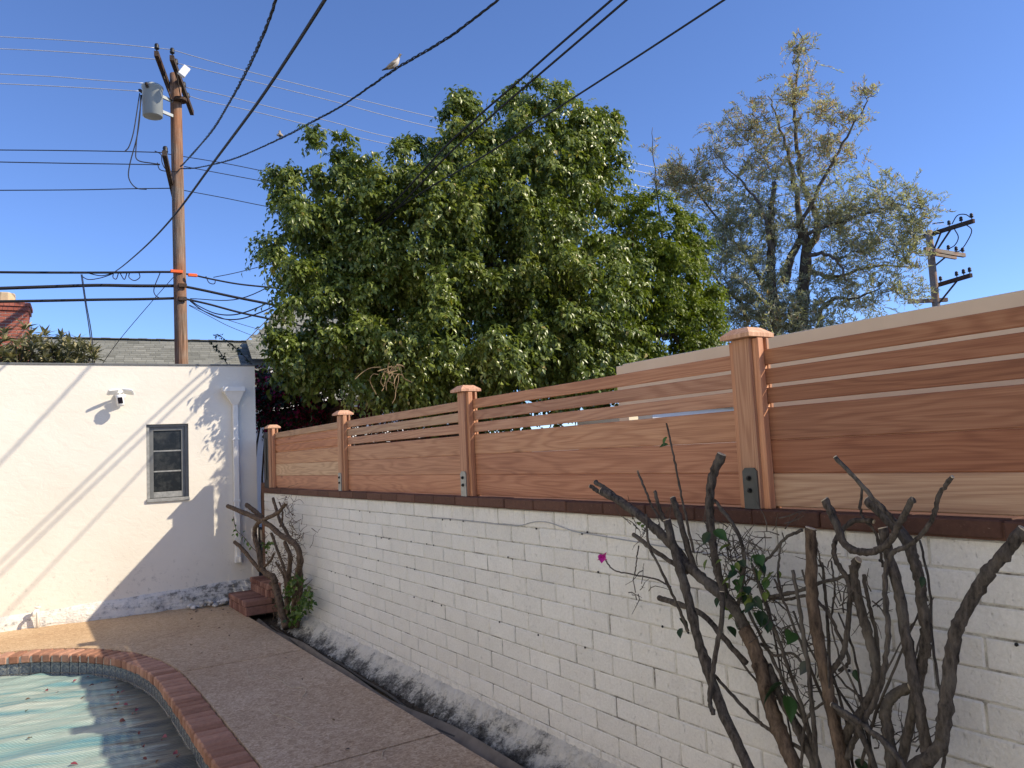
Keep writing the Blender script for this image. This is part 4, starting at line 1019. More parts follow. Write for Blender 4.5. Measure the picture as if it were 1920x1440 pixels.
# ------------------------------------------------------------------ loquat bush top left
ld = 15.0
lq = tag(empty('loquat_bush', tuple(at_d(80, 690, ld) * np.array([1, 1, 0]) + np.array([0, 0, -.3]))), 'leafy loquat bush with long leaf rosettes behind the garage at the left', 'bush'); l0 = np.array(lq.location)
ros = []
for i in range(330):
    x = RNG.uniform(-70, 182); 
    yt = 622 + 34 * (max(0, x) / 185) ** 1.3 + (8 if x < 20 else 0) - (9 if 30 < x < 60 else 0)
    y = yt + RNG.random() ** .7 * (735 - yt); d = ld + RNG.uniform(-.5, .9) + (yt - y) * -.004
    if x > 168 and y < 655: continue
    ros.append(at_d(x, y, d))
tops = [(8, 618), (47, 610), (30, 640), (85, 622), (115, 625), (148, 632), (172, 648), (60, 650), (100, 645), (130, 650), (20, 665), (178, 668)]
ros += [at_d(x, y + 8, ld - .3) for x, y in tops]
P = []; A = []; Vr = []
for c in ros:
    k = RNG.integers(11, 17); up = unit(np.array([RNG.normal() * .3, RNG.normal() * .3 - .15, 1.0])); s1 = unit(np.cross(up, (1, .3, 0))); s2 = np.cross(up, s1); ph = RNG.random() * 6
    for j in range(k):
        a = ph + j * 2.4; el = .15 + .95 * (1 - j / k) if j > 2 else 1.3
        P.append(c); A.append(s1 * math.cos(a) * math.cos(el) + s2 * math.sin(a) * math.cos(el) + up * math.sin(el)); Vr.append(np.clip(.25 + .6 * (j / k < .35) + RNG.normal() * .15, 0, 1))
P = np.array(P); A = np.array(A); N = len(P); L = RNG.uniform(.15, .25, N)
V, F = leaves5(P, A, np.array([0, 0, 1.0]) + RNG.normal(size=(N, 3)) * .25, L, L * .24, .12, .28)
stuff(ob('foliage', fast_mesh('foliage', V - l0, F, M['loquat'], np.repeat(Vr, 4)), lq))
so = Soup()
for c in ros[::4]:
    so.add(*tube(catmull([l0 + RNG.normal(size=3) * np.array([.3, .3, 0]), (l0 * .35 + c * .65) + RNG.normal(size=3) * .15, c], 3) - l0, np.linspace(.05, .01, 7), 5))
so.build('stems', M['bark'], lq, True)

# ------------------------------------------------------------------ utility pole with transformer
PD = 19.0; pb = at_d(344, 700, PD); pt = at_d(329, 140, PD)
PX, PYY = float((pb[0] + pt[0]) / 2), float((pb[1] + pt[1]) / 2); PTZ = float(pt[2])
pole = tag(empty('utility_pole', (PX, PYY, -.3)), 'weathered wooden utility pole with a grey transformer, standing behind the garage', 'utility pole'); p0 = np.array(pole.location)
ln = Soup(); zz = np.linspace(0, PTZ + .3, 40)
V, F = tube([(pb[0] + (pt[0] - pb[0]) * (z / PTZ) - PX, 0, z) for z in zz], np.linspace(.155, .125, 40), 16)
ob('pole_shaft', mesh('pole_shaft', V, F, M['pole'], True), pole)
def pp_(px, py, z): return at_z(px, py, z) - p0
def lp_(p): return np.array(p) - p0
zA = PTZ - .22
def arm(near, far, z, w=.09, h=.12, mat='poledark', name='crossarm'):
    return Soup().add(*beam(pp_(*near, z), pp_(*far, z), w, h)).build(name, M[mat], pole)
arm((322, 108), (360, 212), zA); arm((293, 100), (318, 168), zA)
def insul(p, parent, s=1.0):
    Soup().add(*lathe([(.012, 0), (.012, .06), (.045, .06), (.055, .09), (.04, .11), (.05, .14), (.035, .18), (.012, .19)], 10)).build('insulator', M['black'], parent, True, loc=tuple(p), rot=None).scale = (s, s, s)
for px, py in ((294, 102), (323, 110), (330, 130), (345, 172), (352, 192)): insul(pp_(px, py, zA) + np.array([0, 0, .06]), pole)
# braces
for a, b in (((330, 132), (341, 195)), ((306, 140), (322, 190))):
    Soup().add(*beam(pp_(*a, zA - .06), lp_(at_d(*b, PD - .15)), .02, .04)).build('brace', M['poledark'], pole)
# cutout switch on the arm
cs = lp_(at_d(345, 134, PD - .9)); boxo('fuse_cutout', cs[0] - .08, cs[0] + .08, cs[1] - .05, cs[1] + .05, cs[2] - .13, cs[2] + .13, M['plastic'], pole, .01, rot=(0, .55, 0))
# transformer
tc = lp_(at_d(286, 190, PD - .35)); tr_ = Soup().add(*lathe([(.19, -.37), (.215, -.36), (.22, .30), (.235, .31), (.235, .335), (.20, .37), (.09, .395), (.01, .40)], 24)).build('transformer', M['can'], pole, True, loc=tuple(tc))
for a in (2.6, 4.1): Soup().add(*lathe([(.02, 0), (.04, .02), (.025, .05), (.04, .07), (.02, .12)], 8)).build('bushing', M['poledark'], tr_, loc=(.22 * math.cos(a), .22 * math.sin(a), .22), rot=(math.sin(a) * -.9, math.cos(a) * .9, 0))
for dz_ in (-.18, .18): Soup().add(*beam(np.array([.20, .05, dz_]), np.array([.62, .28, dz_]), .05, .07)).build('mount_bracket', M['can'], tr_)
# low secondary arm
zB = float(at_d(318, 330, PD - .5)[2])
arm((308, 287), (327, 372), zB, .09, .11)
insul(pp_(310, 296, zB) + np.array([0, 0, .05]), pole, 1.1)
Soup().add(*tube([lp_(at_d(338, 190, PD - .15)), lp_(at_d(338, 185, PD - .15))], .15, 16)).build('band', M['poledark'], pole)
# orange markers on the messenger
def marker(px, py, w): 
    c = at_d(px, py, PD - .16); o = boxo('cable_marker', c[0] - w / 2, c[0] + w / 2, c[1] - .03, c[1] + .03, c[2] - .035, c[2] + .035, M['orange'], None, .008)
    return o
tag(marker(331, 509, .26), 'small orange cable marker on the left face of the wooden pole', 'marker'); tag(marker(361, 516, .2), 'small orange cable marker just right of the wooden pole', 'marker')
for yz in (535, 560):
    c = lp_(at_d(342, yz, PD - .15)); boxo('cable_clamp', c[0] - .09, c[0] + .09, c[1] - .05, c[1] + .02, c[2] - .05, c[2] + .04, M['poledark'], pole, .006)

# second pole, far right
QD = 34.0; q2 = at_d(1750, 520, QD); tpz = float(at_d(1744, 432, QD)[2])
pole2 = tag(empty('far_utility_pole', (float(q2[0]), float(q2[1]), -.3)), 'distant utility pole with several crossarms beyond the olive tree at the right', 'utility pole'); p20 = np.array(pole2.location)
Soup().add(*tube([(0, 0, z) for z in np.linspace(0, tpz + .3, 12)], np.linspace(.17, .13, 12), 12)).build('pole_shaft', M['greywood'], pole2, True)
def arm2(a, b, mat, w=.12, h=.15):
    c = ((a[0] + b[0]) / 2, (a[1] + b[1]) / 2); z = float(at_d(*c, QD - .2)[2]); A_, B_ = at_z(*a, z) - p20, at_z(*b, z) - p20
    Soup().add(*beam(A_, B_, w, h)).build('crossarm', M[mat], pole2); return A_, B_
a1 = arm2((1717, 448), (1826, 414), 'poledark'); a2 = arm2((1734, 467), (1808, 479), 'greywood'); a2b = arm2((1752, 477), (1792, 484), 'greywood', .09, .1); a3 = arm2((1757, 535), (1821, 516), 'poledark'); a4 = arm2((1703, 566), (1776, 562), 'greywood')
for A_, B_ in (a1, a3, a2):
    for t in (.12, .6, .8, .97): insul(A_ + (B_ - A_) * t + np.array([0, 0, .07]), pole2, 1.3)
for A_, t, dz_ in ((a1, .45, -.9), (a1, .62, -1.0), (a3, .6, -.9), (a2, .6, -.5)):
    p = A_[0] + (A_[1] - A_[0]) * t; Soup().add(*beam(p + np.array([0, 0, -.05]), np.array([.0, 0, p[2] + dz_]), .04, .06)).build('brace', M['poledark'], pole2)
def drape2(a, b, sag, r=.016):
    A_, B_ = a, b; t = np.linspace(0, 1, 14); P = [A_ + (B_ - A_) * u_ + np.array([.0, 0, -1.0]) * sag * 4 * u_ * (1 - u_) for u_ in t]; Soup().add(*tube(P, r, 5)).build('jumper_wire', M['wire'], pole2)
for pts in ([(1810, 420), (1822, 432), (1812, 455), (1800, 470), (1790, 472)], [(1790, 430), (1797, 445), (1790, 460), (1775, 468)], [(1785, 420), (1795, 404), (1810, 402), (1820, 408)], [(1748, 420), (1758, 418), (1770, 417)]):
    Soup().add(*tube(catmull([at_d(x, y, QD - .6) - p20 for x, y in pts], 5), .02, 5)).build('jumper_wire', M['wire'], pole2)

# ------------------------------------------------------------------ cables
def cable(name, label, pts, A, B, r, mat='wire', twist=0, n=8, group=None):
    """pts = pixels; the cable hangs in the vertical plane over plan points A and B"""
    A = np.array(A[:2], float); B = np.array(B[:2], float); d = B - A; nn = (d[1], -d[0], 0)
    P = catmull([on_plane(x, y, (*A, 0), nn) for x, y in pts], n)
    root = P[0].copy(); e = empty(name, tuple(root))
    if twist:
        Q, s = resample(P, .035); u = unit(np.gradient(Q, axis=0)); a = unit(np.cross(u, (0, 0, 1.0))); b = np.cross(u, a)
        for k in range(3):
            ph = s * twist + k * 2.094; rr = r * (1.15 + .35 * np.sin(s * 1.7 + k))[:, None]
            W = Q + (a * np.cos(ph)[:, None] + b * np.sin(ph)[:, None]) * rr
            Soup().add(*tube(W[::2] - root, r * (.85 if k else .7), 5)).build('strand', M[mat if k else mat], e, True)
    else: Soup().add(*tube(P - root, r, 6)).build('strand', M[mat], e, True)
    tag(e, label, 'cable', group); return P
def plan(px, d): return at_d(px, 0, d)[:2]
PLN = (PX, PYY); LEFT = (-24.0, 21.4); RIGHT = (float(q2[0]), float(q2[1]))
def extend(px_far, d): return plan(px_far, d)
cable('service_drop', 'twisted service cable rising steeply from the wooden pole to the top left of the sky', [(338, 312), (345, 306), (392, 252), (430, 192), (466, 125), (492, 68), (505, 36), (518, -4), (528, -40)], PLN, plan(518, 6.0), .0085, twist=16)
tw2 = cable('service_drop', 'twisted service cable with two doves perched on it, crossing the sky to the right', [(338, 316), (372, 314), (440, 297), (525, 260), (590, 226), (640, 199), (700, 158), (745, 127), (800, 95), (850, 64), (895, 30), (937, -3), (985, -50)], PLN, plan(935, 7.0), .0085, twist=15)
MSG = at_d(212, 512, PD)[:2]
cable('phone_drop', 'single black cable dropping diagonally past the wooden pole to the messenger line', [(212, 512), (235, 495), (280, 455), (330, 400), (400, 305), (480, 197), (545, 100), (612, -5), (640, -50)], MSG, plan(610, 5.0), .0125)
cable('house_cable', 'left one of the pair of black cables crossing in front of the ficus tree', [(357, 563), (375, 575), (405, 588), (440, 590), (480, 578), (520, 558), (560, 532), (600, 503), (680, 437), (750, 368), (830, 280), (900, 215), (960, 163), (1040, 92), (1150, -3), (1200, -48)], PLN, plan(1150, 6.8), .0125)
cable('house_cable', 'right one of the pair of black cables crossing in front of the ficus tree', [(357, 565), (380, 582), (415, 597), (450, 598), (490, 585), (525, 568), (565, 543), (605, 513), (690, 443), (765, 370), (840, 290), (905, 232), (970, 175), (1060, 98), (1178, -3), (1228, -48)], PLN, plan(1178, 6.8), .0125)
cable('thin_drop', 'lone thin black cable entering the ficus tree from the top right', [(357, 560), (450, 560), (560, 505), (700, 420), (800, 355), (900, 297), (1000, 232), (1065, 190), (1200, 103), (1362, -3), (1420, -42)], PLN, plan(1360, 6.2), .010)
# primary wires left and right
prim_l = [([(-40, 67), (80, 73), (200, 81), (292, 90)], 'topmost'), ([(-40, 90), (80, 95), (200, 103), (300, 112)], 'second'), ([(-40, 137), (90, 143), (180, 150), (270, 156)], 'third'), ([(-40, 155), (90, 161), (180, 166), (262, 171)], 'fourth')]
for pts, nm in prim_l: cable('power_line', nm + ' thin grey power line left of the wooden pole', pts, PLN, LEFT, .009, 'wiregrey')
prim_r = [([(294, 90), (324, 94), (365, 106), (450, 130), (560, 158), (680, 188), (800, 217), (1000, 262), (1200, 308), (1500, 372), (1770, 420)], 'topmost'), ([(330, 118), (400, 135), (520, 164), (640, 194), (775, 230), (1000, 280), (1200, 322), (1500, 385), (1790, 425)], 'second'),
          ([(345, 163), (420, 179), (520, 204), (620, 228), (735, 258), (1000, 310), (1500, 405), (1750, 440)], 'third'), ([(355, 180), (385, 189), (480, 210), (600, 240), (735, 272), (1000, 325), (1500, 415), (1740, 448)], 'fourth')]
for pts, nm in prim_r: cable('power_line', nm + ' thin grey power line running from the pole behind the ficus', pts, PLN, RIGHT, .009, 'wiregrey')
for a, b, nm in (([(-40, 281), (100, 282), (233, 284), (308, 286)], [(310, 288), (420, 306), (505, 323), (700, 362)], 'upper'), ([(-40, 303), (120, 306), (250, 308), (300, 309)], [(345, 312), (430, 328), (520, 345), (700, 380)], 'middle'), ([(-40, 357), (140, 356), (240, 354), (320, 353)], [(345, 357), (420, 371), (505, 388), (700, 425)], 'lower')):
    cable('secondary_line', nm + ' dark secondary wire left of the pole below the transformer', a, PLN, LEFT, .011); cable('secondary_line', nm + ' dark secondary wire right of the pole, running behind the ficus', b, PLN, RIGHT, .009)
# transformer leads
for pts in ([(262, 175), (256, 215), (250, 250), (242, 275), (234, 284)], [(264, 178), (262, 220), (256, 260), (243, 310), (242, 335), (255, 352), (275, 355)], [(266, 178), (260, 230), (255, 280), (258, 300), (285, 306), (300, 308)]):
    Soup().add(*tube(catmull([lp_(at_d(x, y, PD - .5)) for x, y in pts], 6), .013, 5)).build('lead_wire', M['wire'], pole)
for pts in ([(290, 283), (302, 290), (304, 305), (312, 318), (330, 322), (338, 316)], [(295, 305), (300, 318), (318, 322)]):
    Soup().add(*tube(catmull([lp_(at_d(x, y, PD - .4)) for x, y in pts], 6), .011, 5)).build('lead_wire', M['wire'], pole)
# telecom bundle
cable('telecom_line', 'upper black telecom line left of the pole with hanging loops', [(-40, 510), (80, 511), (200, 511), (280, 510), (336, 510)], PLN, LEFT, .026)
cable('telecom_line', 'middle thick black telecom line left of the pole', [(-40, 542), (80, 538), (180, 535), (260, 536), (338, 536)], PLN, LEFT, .036)
cable('telecom_line', 'lowest black telecom line left of the pole', [(-40, 566), (80, 564), (180, 562), (260, 561), (338, 559)], PLN, LEFT, .030)
cable('telecom_line', 'upper telecom line right of the pole', [(345, 513), (368, 517), (400, 524), (450, 533), (530, 542), (640, 560)], PLN, RIGHT, .020)
cable('telecom_line', 'middle telecom line right of the pole', [(345, 537), (380, 544), (440, 557), (520, 573), (640, 598)], PLN, RIGHT, .030)
cable('telecom_line', 'lowest telecom line right of the pole', [(345, 560), (390, 570), (450, 586), (515, 600), (640, 628)], PLN, RIGHT, .024)
cable('thin_line', 'fine wire rising from the telecom line to the left edge of the ficus', [(400, 520), (440, 512), (480, 502), (513, 493), (560, 478)], PLN, RIGHT, .009)
cable('thin_line', 'upper of two fine wires sagging right from the pole to the shingle roof', [(355, 572), (400, 590), (440, 604), (500, 622)], PLN, at_d(500, 600, 25)[:2], .008)
cable('thin_line', 'lower of two fine wires sagging right from the pole to the shingle roof', [(355, 573), (395, 594), (430, 612), (480, 632)], PLN, at_d(480, 600, 25)[:2], .008)
cable('guy_wire', 'thin slanted wire running down left from the pole behind the garage', [(332, 512), (285, 565), (225, 636), (190, 685)], PLN, at_d(190, 600, 21)[:2], .008)
for k, (xa, xb, lab) in enumerate(((152, 172, 'left'), (154, 175, 'right'))):
    cable('drop_pair', lab + ' wire of the close pair hanging steeply from the telecom line to the bush', [(xa, 515), (xa + 8, 570), (xb - 4, 622), (xb + 3, 690)], at_d(152, 600, PD)[:2], at_d(174, 600, PD - 4.0)[:2], .010)
# loops on the messenger
for pts in ([(213, 511), (212, 520), (218, 523), (222, 512)], [(243, 511), (242, 520), (252, 526), (262, 520), (260, 510)], [(225, 512), (233, 524), (238, 512)], [(152, 517), (165, 524), (185, 522), (205, 516), (215, 511)], [(160, 511), (190, 517), (215, 511)], [(386, 518), (392, 530), (402, 532), (404, 524)], [(300, 512), (289, 540), (291, 553), (302, 560)]):
    o = Soup().add(*tube(catmull([at_d(x, y, PD) for x, y in pts], 6), .011, 5)).build('slack_loop', M['wire'], None)
    tag(o, 'small slack wire loop hanging at the upper telecom line by the pole', 'wire', 'slack wire loops')

# ------------------------------------------------------------------ doves
def dove(px, py, heading, label, s=1.0):
    # nearest cable point under the pixel
    best = min(tw2, key=lambda p: np.linalg.norm(np.array((CX + FPX * (ROT.T @ (p - O3))[0] / -(ROT.T @ (p - O3))[2], CY - FPX * (ROT.T @ (p - O3))[1] / -(ROT.T @ (p - O3))[2])) - np.array((px, py))))
    sp_ = [(-.155, -.035, .004, .010), (-.11, -.022, .010, .020), (-.075, -.010, .022, .024), (-.045, .004, .034, .034), (-.01, .022, .043, .043), (.025, .044, .042, .045), (.05, .070, .032, .036), (.062, .095, .021, .024), (.068, .115, .019, .021), (.074, .132, .020, .022), (.084, .145, .016, .017), (.096, .147, .006, .006), (.108, .143, .002, .002)]
    V = []; n = 12
    for x, z, h_, w_ in sp_:
        for k in range(n): a = 2 * math.pi * k / n; V.append((x - .3 * h_ * math.sin(a) * (.0 if x < -.05 else 1), w_ * math.cos(a), z + .02 + h_ * math.sin(a)))
    F = [(i * n + k, i * n + (k + 1) % n, (i + 1) * n + (k + 1) % n, (i + 1) * n + k) for i in range(len(sp_) - 1) for k in range(n)] + [tuple(range(n))[::-1], tuple(range((len(sp_) - 1) * n, len(sp_) * n))]
    me = mesh('body', V, F, M['dove'], True); at = me.attributes.new('var', 'FLOAT', 'FACE')
    vals = []
    for i in range(len(sp_) - 1):
        for k in range(n):
            a = 2 * math.pi * (k + .5) / n; low_ = -math.sin(a)
            vals.append(0.05 if i < 2 else (.95 if (i in (4, 5, 6, 7) and low_ > -.2 and i >= 4) else (.45 if i < 8 else .3)))
    at.data.foreach_set('value', vals + [.1, .1])
    e = empty('dove', tuple(best + np.array([0, 0, .022])), heading); tag(e, label, 'bird'); ob('body', me, e); e.scale = (s, s, s)
    for k in (-1, 1):
        Soup().add(*tube([(.012, k * .012, .0), (.008, k * .012, -.006), (.0, k * .012, -.010)], .004, 5)).build('leg', M['stepbrick'], e)
        wv, wf = tube([(.035, k * .036, .062), (.0, k * .045, .045), (-.05, k * .036, .022), (-.10, k * .018, .004)], [.012, .022, .016, .003], 8); w_ = mesh('wing', [(a, b + (0 if True else 0), c) for a, b, c in wv], wf, M['dove'], True)
        at = w_.attributes.new('var', 'FLOAT', 'FACE'); at.data.foreach_set('value', [.5] * len(w_.polygons)); ob('wing', w_, e)
        Soup().add(*lathe([(.0015, 0), (.003, .001), (.0015, .002)], 6)).build('eye', M['lens'], e, loc=(.082, k * .0165, .168), rot=(k * -math.pi / 2, 0, 0))
dove(742, 130, math.radians(-38), 'pale dove with a long tail perched high on the twisted cable in mid sky', .95)
dove(524, 261, math.radians(75), 'small dove seen from behind, perched low on the twisted cable left of the ficus', .8)

# ------------------------------------------------------------------ pruned bougainvillea at the right
rb = tag(empty('pruned_bougainvillea', (2.36, 1.75, -.125)), 'hard pruned bougainvillea with thick bare grey stems in front of the wall at the right', 'shrub'); r0_ = np.array(rb.location)
def z6(x, y): return 1060 + x / 2.181, 780 + y / 2.181
def stem(parent, org, pts, r0, r1, xa, xb, conv, k_, mat='bougbark', cut=True, name='branch', n=8, sides=8):
    m_ = len(pts); W = []
    for i, (x, y) in enumerate(pts): W.append(at_x(*conv(x, y), xa + (xb - xa) * i / (m_ - 1)))
    P = catmull(W, n); P = P + RNG.normal(size=P.shape) * .0012
    depth = np.array([-(ROT.T @ (p - O3))[2] for p in P]); R_ = np.linspace(r0, r1, len(P)) * .88 / k_ / FPX * depth
    R_ = R_ * (1 + .03 * np.sin(np.arange(len(P)) * .9 + m_) + RNG.normal(size=len(P)) * .025)
    kn = RNG.random(len(P)) < .09; R_ = R_ * np.where(kn, 1.18, 1.0)
    o = Soup().add(*tube(P - org, R_, sides + 2, wob=.13)).build(name, M[mat], parent, True)
    if cut and r0 > 9:
        d = unit(P[0] - P[1]); Soup().add(*tube([P[0] - org - d * .001, P[0] - org + d * .0035], R_[0] * .93, sides)).build('cut_end', M['cut'], o)
    return P
XB = 2.30
S6 = [([(415, 425), (450, 560), (490, 700), (540, 900), (590, 1060), (650, 1220), (750, 1440), (820, 1600)], 19, 27, 2.30, 2.24, 'bougbark'),
      ([(150, 305), (230, 352), (330, 430), (430, 520), (500, 610), (590, 690), (680, 770), (735, 870)], 17, 28, 2.34, 2.32, 'bougbark'),
      ([(735, 870), (790, 1000), (830, 1150), (880, 1300), (940, 1440), (1000, 1600)], 33, 36, 2.32, 2.28, 'bougbark2'),
      ([(103, 287), (150, 318), (215, 352), (260, 385)], 10, 9, 2.335, 2.34, 'bougbark'), ([(125, 270), (185, 310), (240, 360)], 10, 9, 2.35, 2.34, 'bougbark'),
      ([(440, 335), (475, 450), (520, 600), (560, 680)], 14, 15, 2.36, 2.33, 'bougbark'), ([(640, 155), (600, 260), (590, 370), (600, 500), (620, 620), (660, 740)], 22, 17, 2.42, 2.33, 'bougbark'),
      ([(610, 345), (690, 450), (730, 560), (725, 680), (700, 800)], 8, 9, 2.38, 2.34, 'bougbark'), ([(1003, 460), (1005, 560), (1010, 750), (1040, 950), (1075, 1120), (1110, 1300), (1140, 1440), (1160, 1600)], 25, 31, 2.30, 2.27, 'bougbark2'),
      ([(1060, 340), (1100, 420), (1140, 520), (1190, 552), (1260, 555), (1330, 510), (1365, 440), (1420, 340)], 19, 15, 2.33, 2.30, 'bougbark'), ([(1105, 170), (1200, 270), (1290, 370), (1375, 460)], 10, 11, 2.28, 2.31, 'bougbark'),
      ([(1240, 345), (1310, 410), (1390, 500), (1430, 600), (1450, 680), (1458, 760), (1475, 880), (1462, 1000), (1440, 1110), (1400, 1300), (1360, 1500)], 27, 22, 2.40, 2.30, 'bougbark'),
      ([(1580, 250), (1530, 320), (1510, 400), (1460, 480), (1400, 530), (1340, 560), (1310, 640), (1310, 780), (1320, 880), (1300, 1050), (1260, 1180), (1200, 1280), (1150, 1400)], 10, 14, 2.30, 2.27, 'bougbark'),
      ([(1300, 460), (1320, 560), (1360, 700), (1390, 880), (1420, 1050), (1450, 1200), (1480, 1390), (1470, 1500)], 23, 27, 2.33, 2.27, 'bougbark'),
      ([(1872, 465), (1800, 560), (1730, 640), (1650, 770), (1600, 880), (1575, 1010), (1560, 1150), (1545, 1280), (1520, 1370), (1440, 1430), (1340, 1510), (1300, 1600)], 29, 33, 2.36, 2.24, 'bougbark'),
      ([(1195, 590), (1180, 640), (1200, 760), (1240, 900), (1270, 1020), (1270, 1090), (1230, 1180), (1170, 1270), (1130, 1380), (1130, 1500)], 20, 24, 2.36, 2.29, 'bougbark'), ([(1220, 650), (1240, 760), (1270, 880), (1280, 1000)], 9, 9, 2.38, 2.36, 'bougbark'),
      ([(1410, 1110), (1345, 1140), (1310, 1200), (1320, 1300), (1335, 1440), (1340, 1560)], 24, 26, 2.33, 2.28, 'bougbark'),
      ([(1260, 430), (1180, 430), (1120, 480), (1100, 530), (1110, 600), (1165, 700), (1155, 850), (1140, 960), (1100, 1030), (1060, 1110), (1110, 1200), (1190, 1270), (1260, 1420), (1290, 1540)], 11, 14, 2.40, 2.25, 'bougbark'),
      ([(280, 485), (350, 540), (420, 590), (500, 640)], 10, 11, 2.40, 2.35, 'bougbark'), ([(385, 745), (450, 765), (560, 810), (640, 900), (740, 1010)], 13, 13, 2.46, 2.36, 'bougbark'), ([(640, 720), (640, 830), (610, 1000), (590, 1150), (605, 1220)], 12, 11, 2.27, 2.20, 'bougbark'),
      ([(610, 1060), (700, 1160), (780, 1240), (860, 1300), (1000, 1390), (1060, 1500)], 7, 10, 2.36, 2.30, 'bougbark'), ([(930, 630), (960, 800), (990, 1000), (1010, 1200), (1030, 1440), (1050, 1560)], 8, 13, 2.29, 2.27, 'bougbark'),
      ([(760, 600), (830, 800), (920, 1050), (1000, 1300), (1040, 1500)], 6, 11, 2.36, 2.30, 'bougbark'), ([(700, 700), (800, 900), (900, 1100), (980, 1250), (1030, 1440)], 6, 10, 2.38, 2.31, 'bougbark'), ([(800, 930), (860, 980), (930, 970), (990, 1040)], 7, 6, 2.36, 2.34, 'bougbark'),
      ([(1050, 600), (1070, 800), (1080, 1000), (1090, 1250)], 6, 9, 2.42, 2.33, 'bougbark'), ([(1090, 590), (1100, 720), (1085, 850)], 4, 5, 2.42, 2.40, 'bougbark'), ([(880, 520), (870, 640), (885, 740)], 5, 6, 2.40, 2.38, 'bougbark'), ([(970, 465), (900, 500), (840, 570), (790, 610)], 8, 6, 2.44, 2.38, 'bougbark'),
      ([(830, 740), (940, 720), (1050, 680), (1180, 650)], 8, 8, 2.34, 2.38, 'bougbark'), ([(820, 740), (900, 750), (1000, 740), (1070, 800), (1120, 900), (1160, 1000), (1120, 1040)], 7, 8, 2.37, 2.33, 'bougbark'), ([(1450, 510), (1490, 700), (1500, 900), (1530, 1120), (1560, 1300), (1540, 1480)], 5, 8, 2.44, 2.36, 'bougbark'),
      ([(1215, 290), (1210, 400), (1270, 480), (1300, 620)], 6, 7, 2.44, 2.40, 'bougbark'), ([(1090, 1180), (1200, 1250), (1300, 1330), (1380, 1430), (1400, 1560)], 13, 15, 2.24, 2.22, 'bougbark'), ([(830, 1020), (880, 1150), (950, 1280), (1010, 1400), (1050, 1560)], 18, 22, 2.34, 2.29, 'bougbark'),
      ([(415, 30), (440, 150), (465, 280), (490, 400), (525, 560)], 4, 6, 2.30, 2.34, 'bougbark'), ([(295, 225), (330, 310), (360, 380), (400, 430)], 5, 6, 2.38, 2.36, 'bougbark'), ([(365, 305), (385, 380), (415, 440)], 8, 9, 2.37, 2.36, 'bougbark'), ([(330, 400), (340, 520), (400, 650), (470, 800), (500, 880)], 5, 8, 2.30, 2.29, 'bougbark'),
      ([(165, 590), (200, 630), (290, 650), (380, 670), (430, 700)], 3, 4, 2.26, 2.29, 'bougbark'), ([(300, 530), (290, 600), (285, 650)], 3, 3, 2.3, 2.28, 'bougbark'), ([(940, 1240), (960, 1320), (1030, 1440)], 10, 12, 2.4, 2.34, 'bougbark')]
allP = []
for i in range(13):
    bx = RNG.uniform(880, 1420); tx = bx + RNG.normal() * 190 - 60; ty = RNG.uniform(560, 1050); S6.append(([(tx, ty), (tx + (bx - tx) * .3 + RNG.normal() * 22, ty + 170), (bx + (tx - bx) * .25 + RNG.normal() * 18, 1250), (bx, 1540)], RNG.uniform(2.5, 5), RNG.uniform(5, 9), 2.40 + RNG.normal() * .05, 2.32 + RNG.normal() * .03, 'bougbark'))
for pts, a, b, xa, xb, mt in S6: allP.append(stem(rb, r0_, pts, a, b, xa, xb, z6, 2.181, mt, pts[0] != (735, 870)))
# low stools down to the ground (mostly below the frame)
for i, (dy, dx, r) in enumerate(((-.25, -.05, .03), (-.05, .02, .035), (.12, -.03, .03), (.3, 0, .028))):
    Soup().add(*tube(catmull([np.array([dx * .5, dy * .3, -.02]), np.array([dx, dy * .7, .22]), np.array([dx - .04, dy, .46])], 4), np.linspace(r * 1.3, r, 9), 8, wob=.1)).build('trunk', M['bougbark2'], rb, True)
# fine thorny twigs
twg = Soup(); cz_ = [(620, 520), (680, 560), (740, 600), (780, 560), (660, 620), (720, 680), (800, 640), (840, 700), (760, 760), (830, 830), (880, 900), (300, 440), (390, 440), (300, 700), (1060, 620), (870, 480), (560, 560), (1330, 1340), (1400, 1330), (1240, 1300), (690, 540), (640, 560), (940, 1100), (900, 1000), (820, 780), (980, 950), (1000, 1150), (1060, 1050), (1130, 760), (1250, 760)]
for x, y in cz_:
    for j in range(8):
        p = at_x(*z6(x + RNG.normal() * 28, y + RNG.normal() * 28), 2.36 + RNG.normal() * .025); d = unit(RNG.normal(size=3) * np.array([.4, 1, 1]) + np.array([0, 0, .5])); pp = [p]
        for k in range(4): d = unit(d + RNG.normal(size=3) * .35); pp.append(pp[-1] + d * RNG.uniform(.018, .04))
        twg.add(*tube(np.array(pp) - r0_, np.linspace(.0026, .0009, 5), 4, cap=False))
        for k in (1, 2, 3): dd = unit(RNG.normal(size=3)); twg.add(*tube(np.array([pp[k], pp[k] + dd * .014]) - r0_, [.0012, .0003], 3, cap=False))
stuff(twg.build('fine_twigs', M['bougbark'], rb))
def leafmesh(name, L, W, curl=.2, heart=True):
    prof = [(.0, .04), (.08, .55), (.25, .95), (.45, 1.0), (.65, .75), (.85, .32), (1.0, .02)]; V = []; F = []
    for t, w in prof:
        for s_ in (-1, -.5, 0, .5, 1): V.append((L * t - (.08 * L * abs(s_) if t < .1 and heart else 0), s_ * w * W / 2, W * .22 * abs(s_) * w - curl * L * t * t))
    n = 5
    for i in range(len(prof) - 1):
        for k in range(4): F.append((i * n + k, i * n + k + 1, (i + 1) * n + k + 1, (i + 1) * n + k))
    me = mesh(name, V, F, M['leafobj'], True); return me
LM = [leafmesh('leaf', 1, .72, .15), leafmesh('leaf', 1, .6, .35), leafmesh('leaf', 1, .8, .05)]
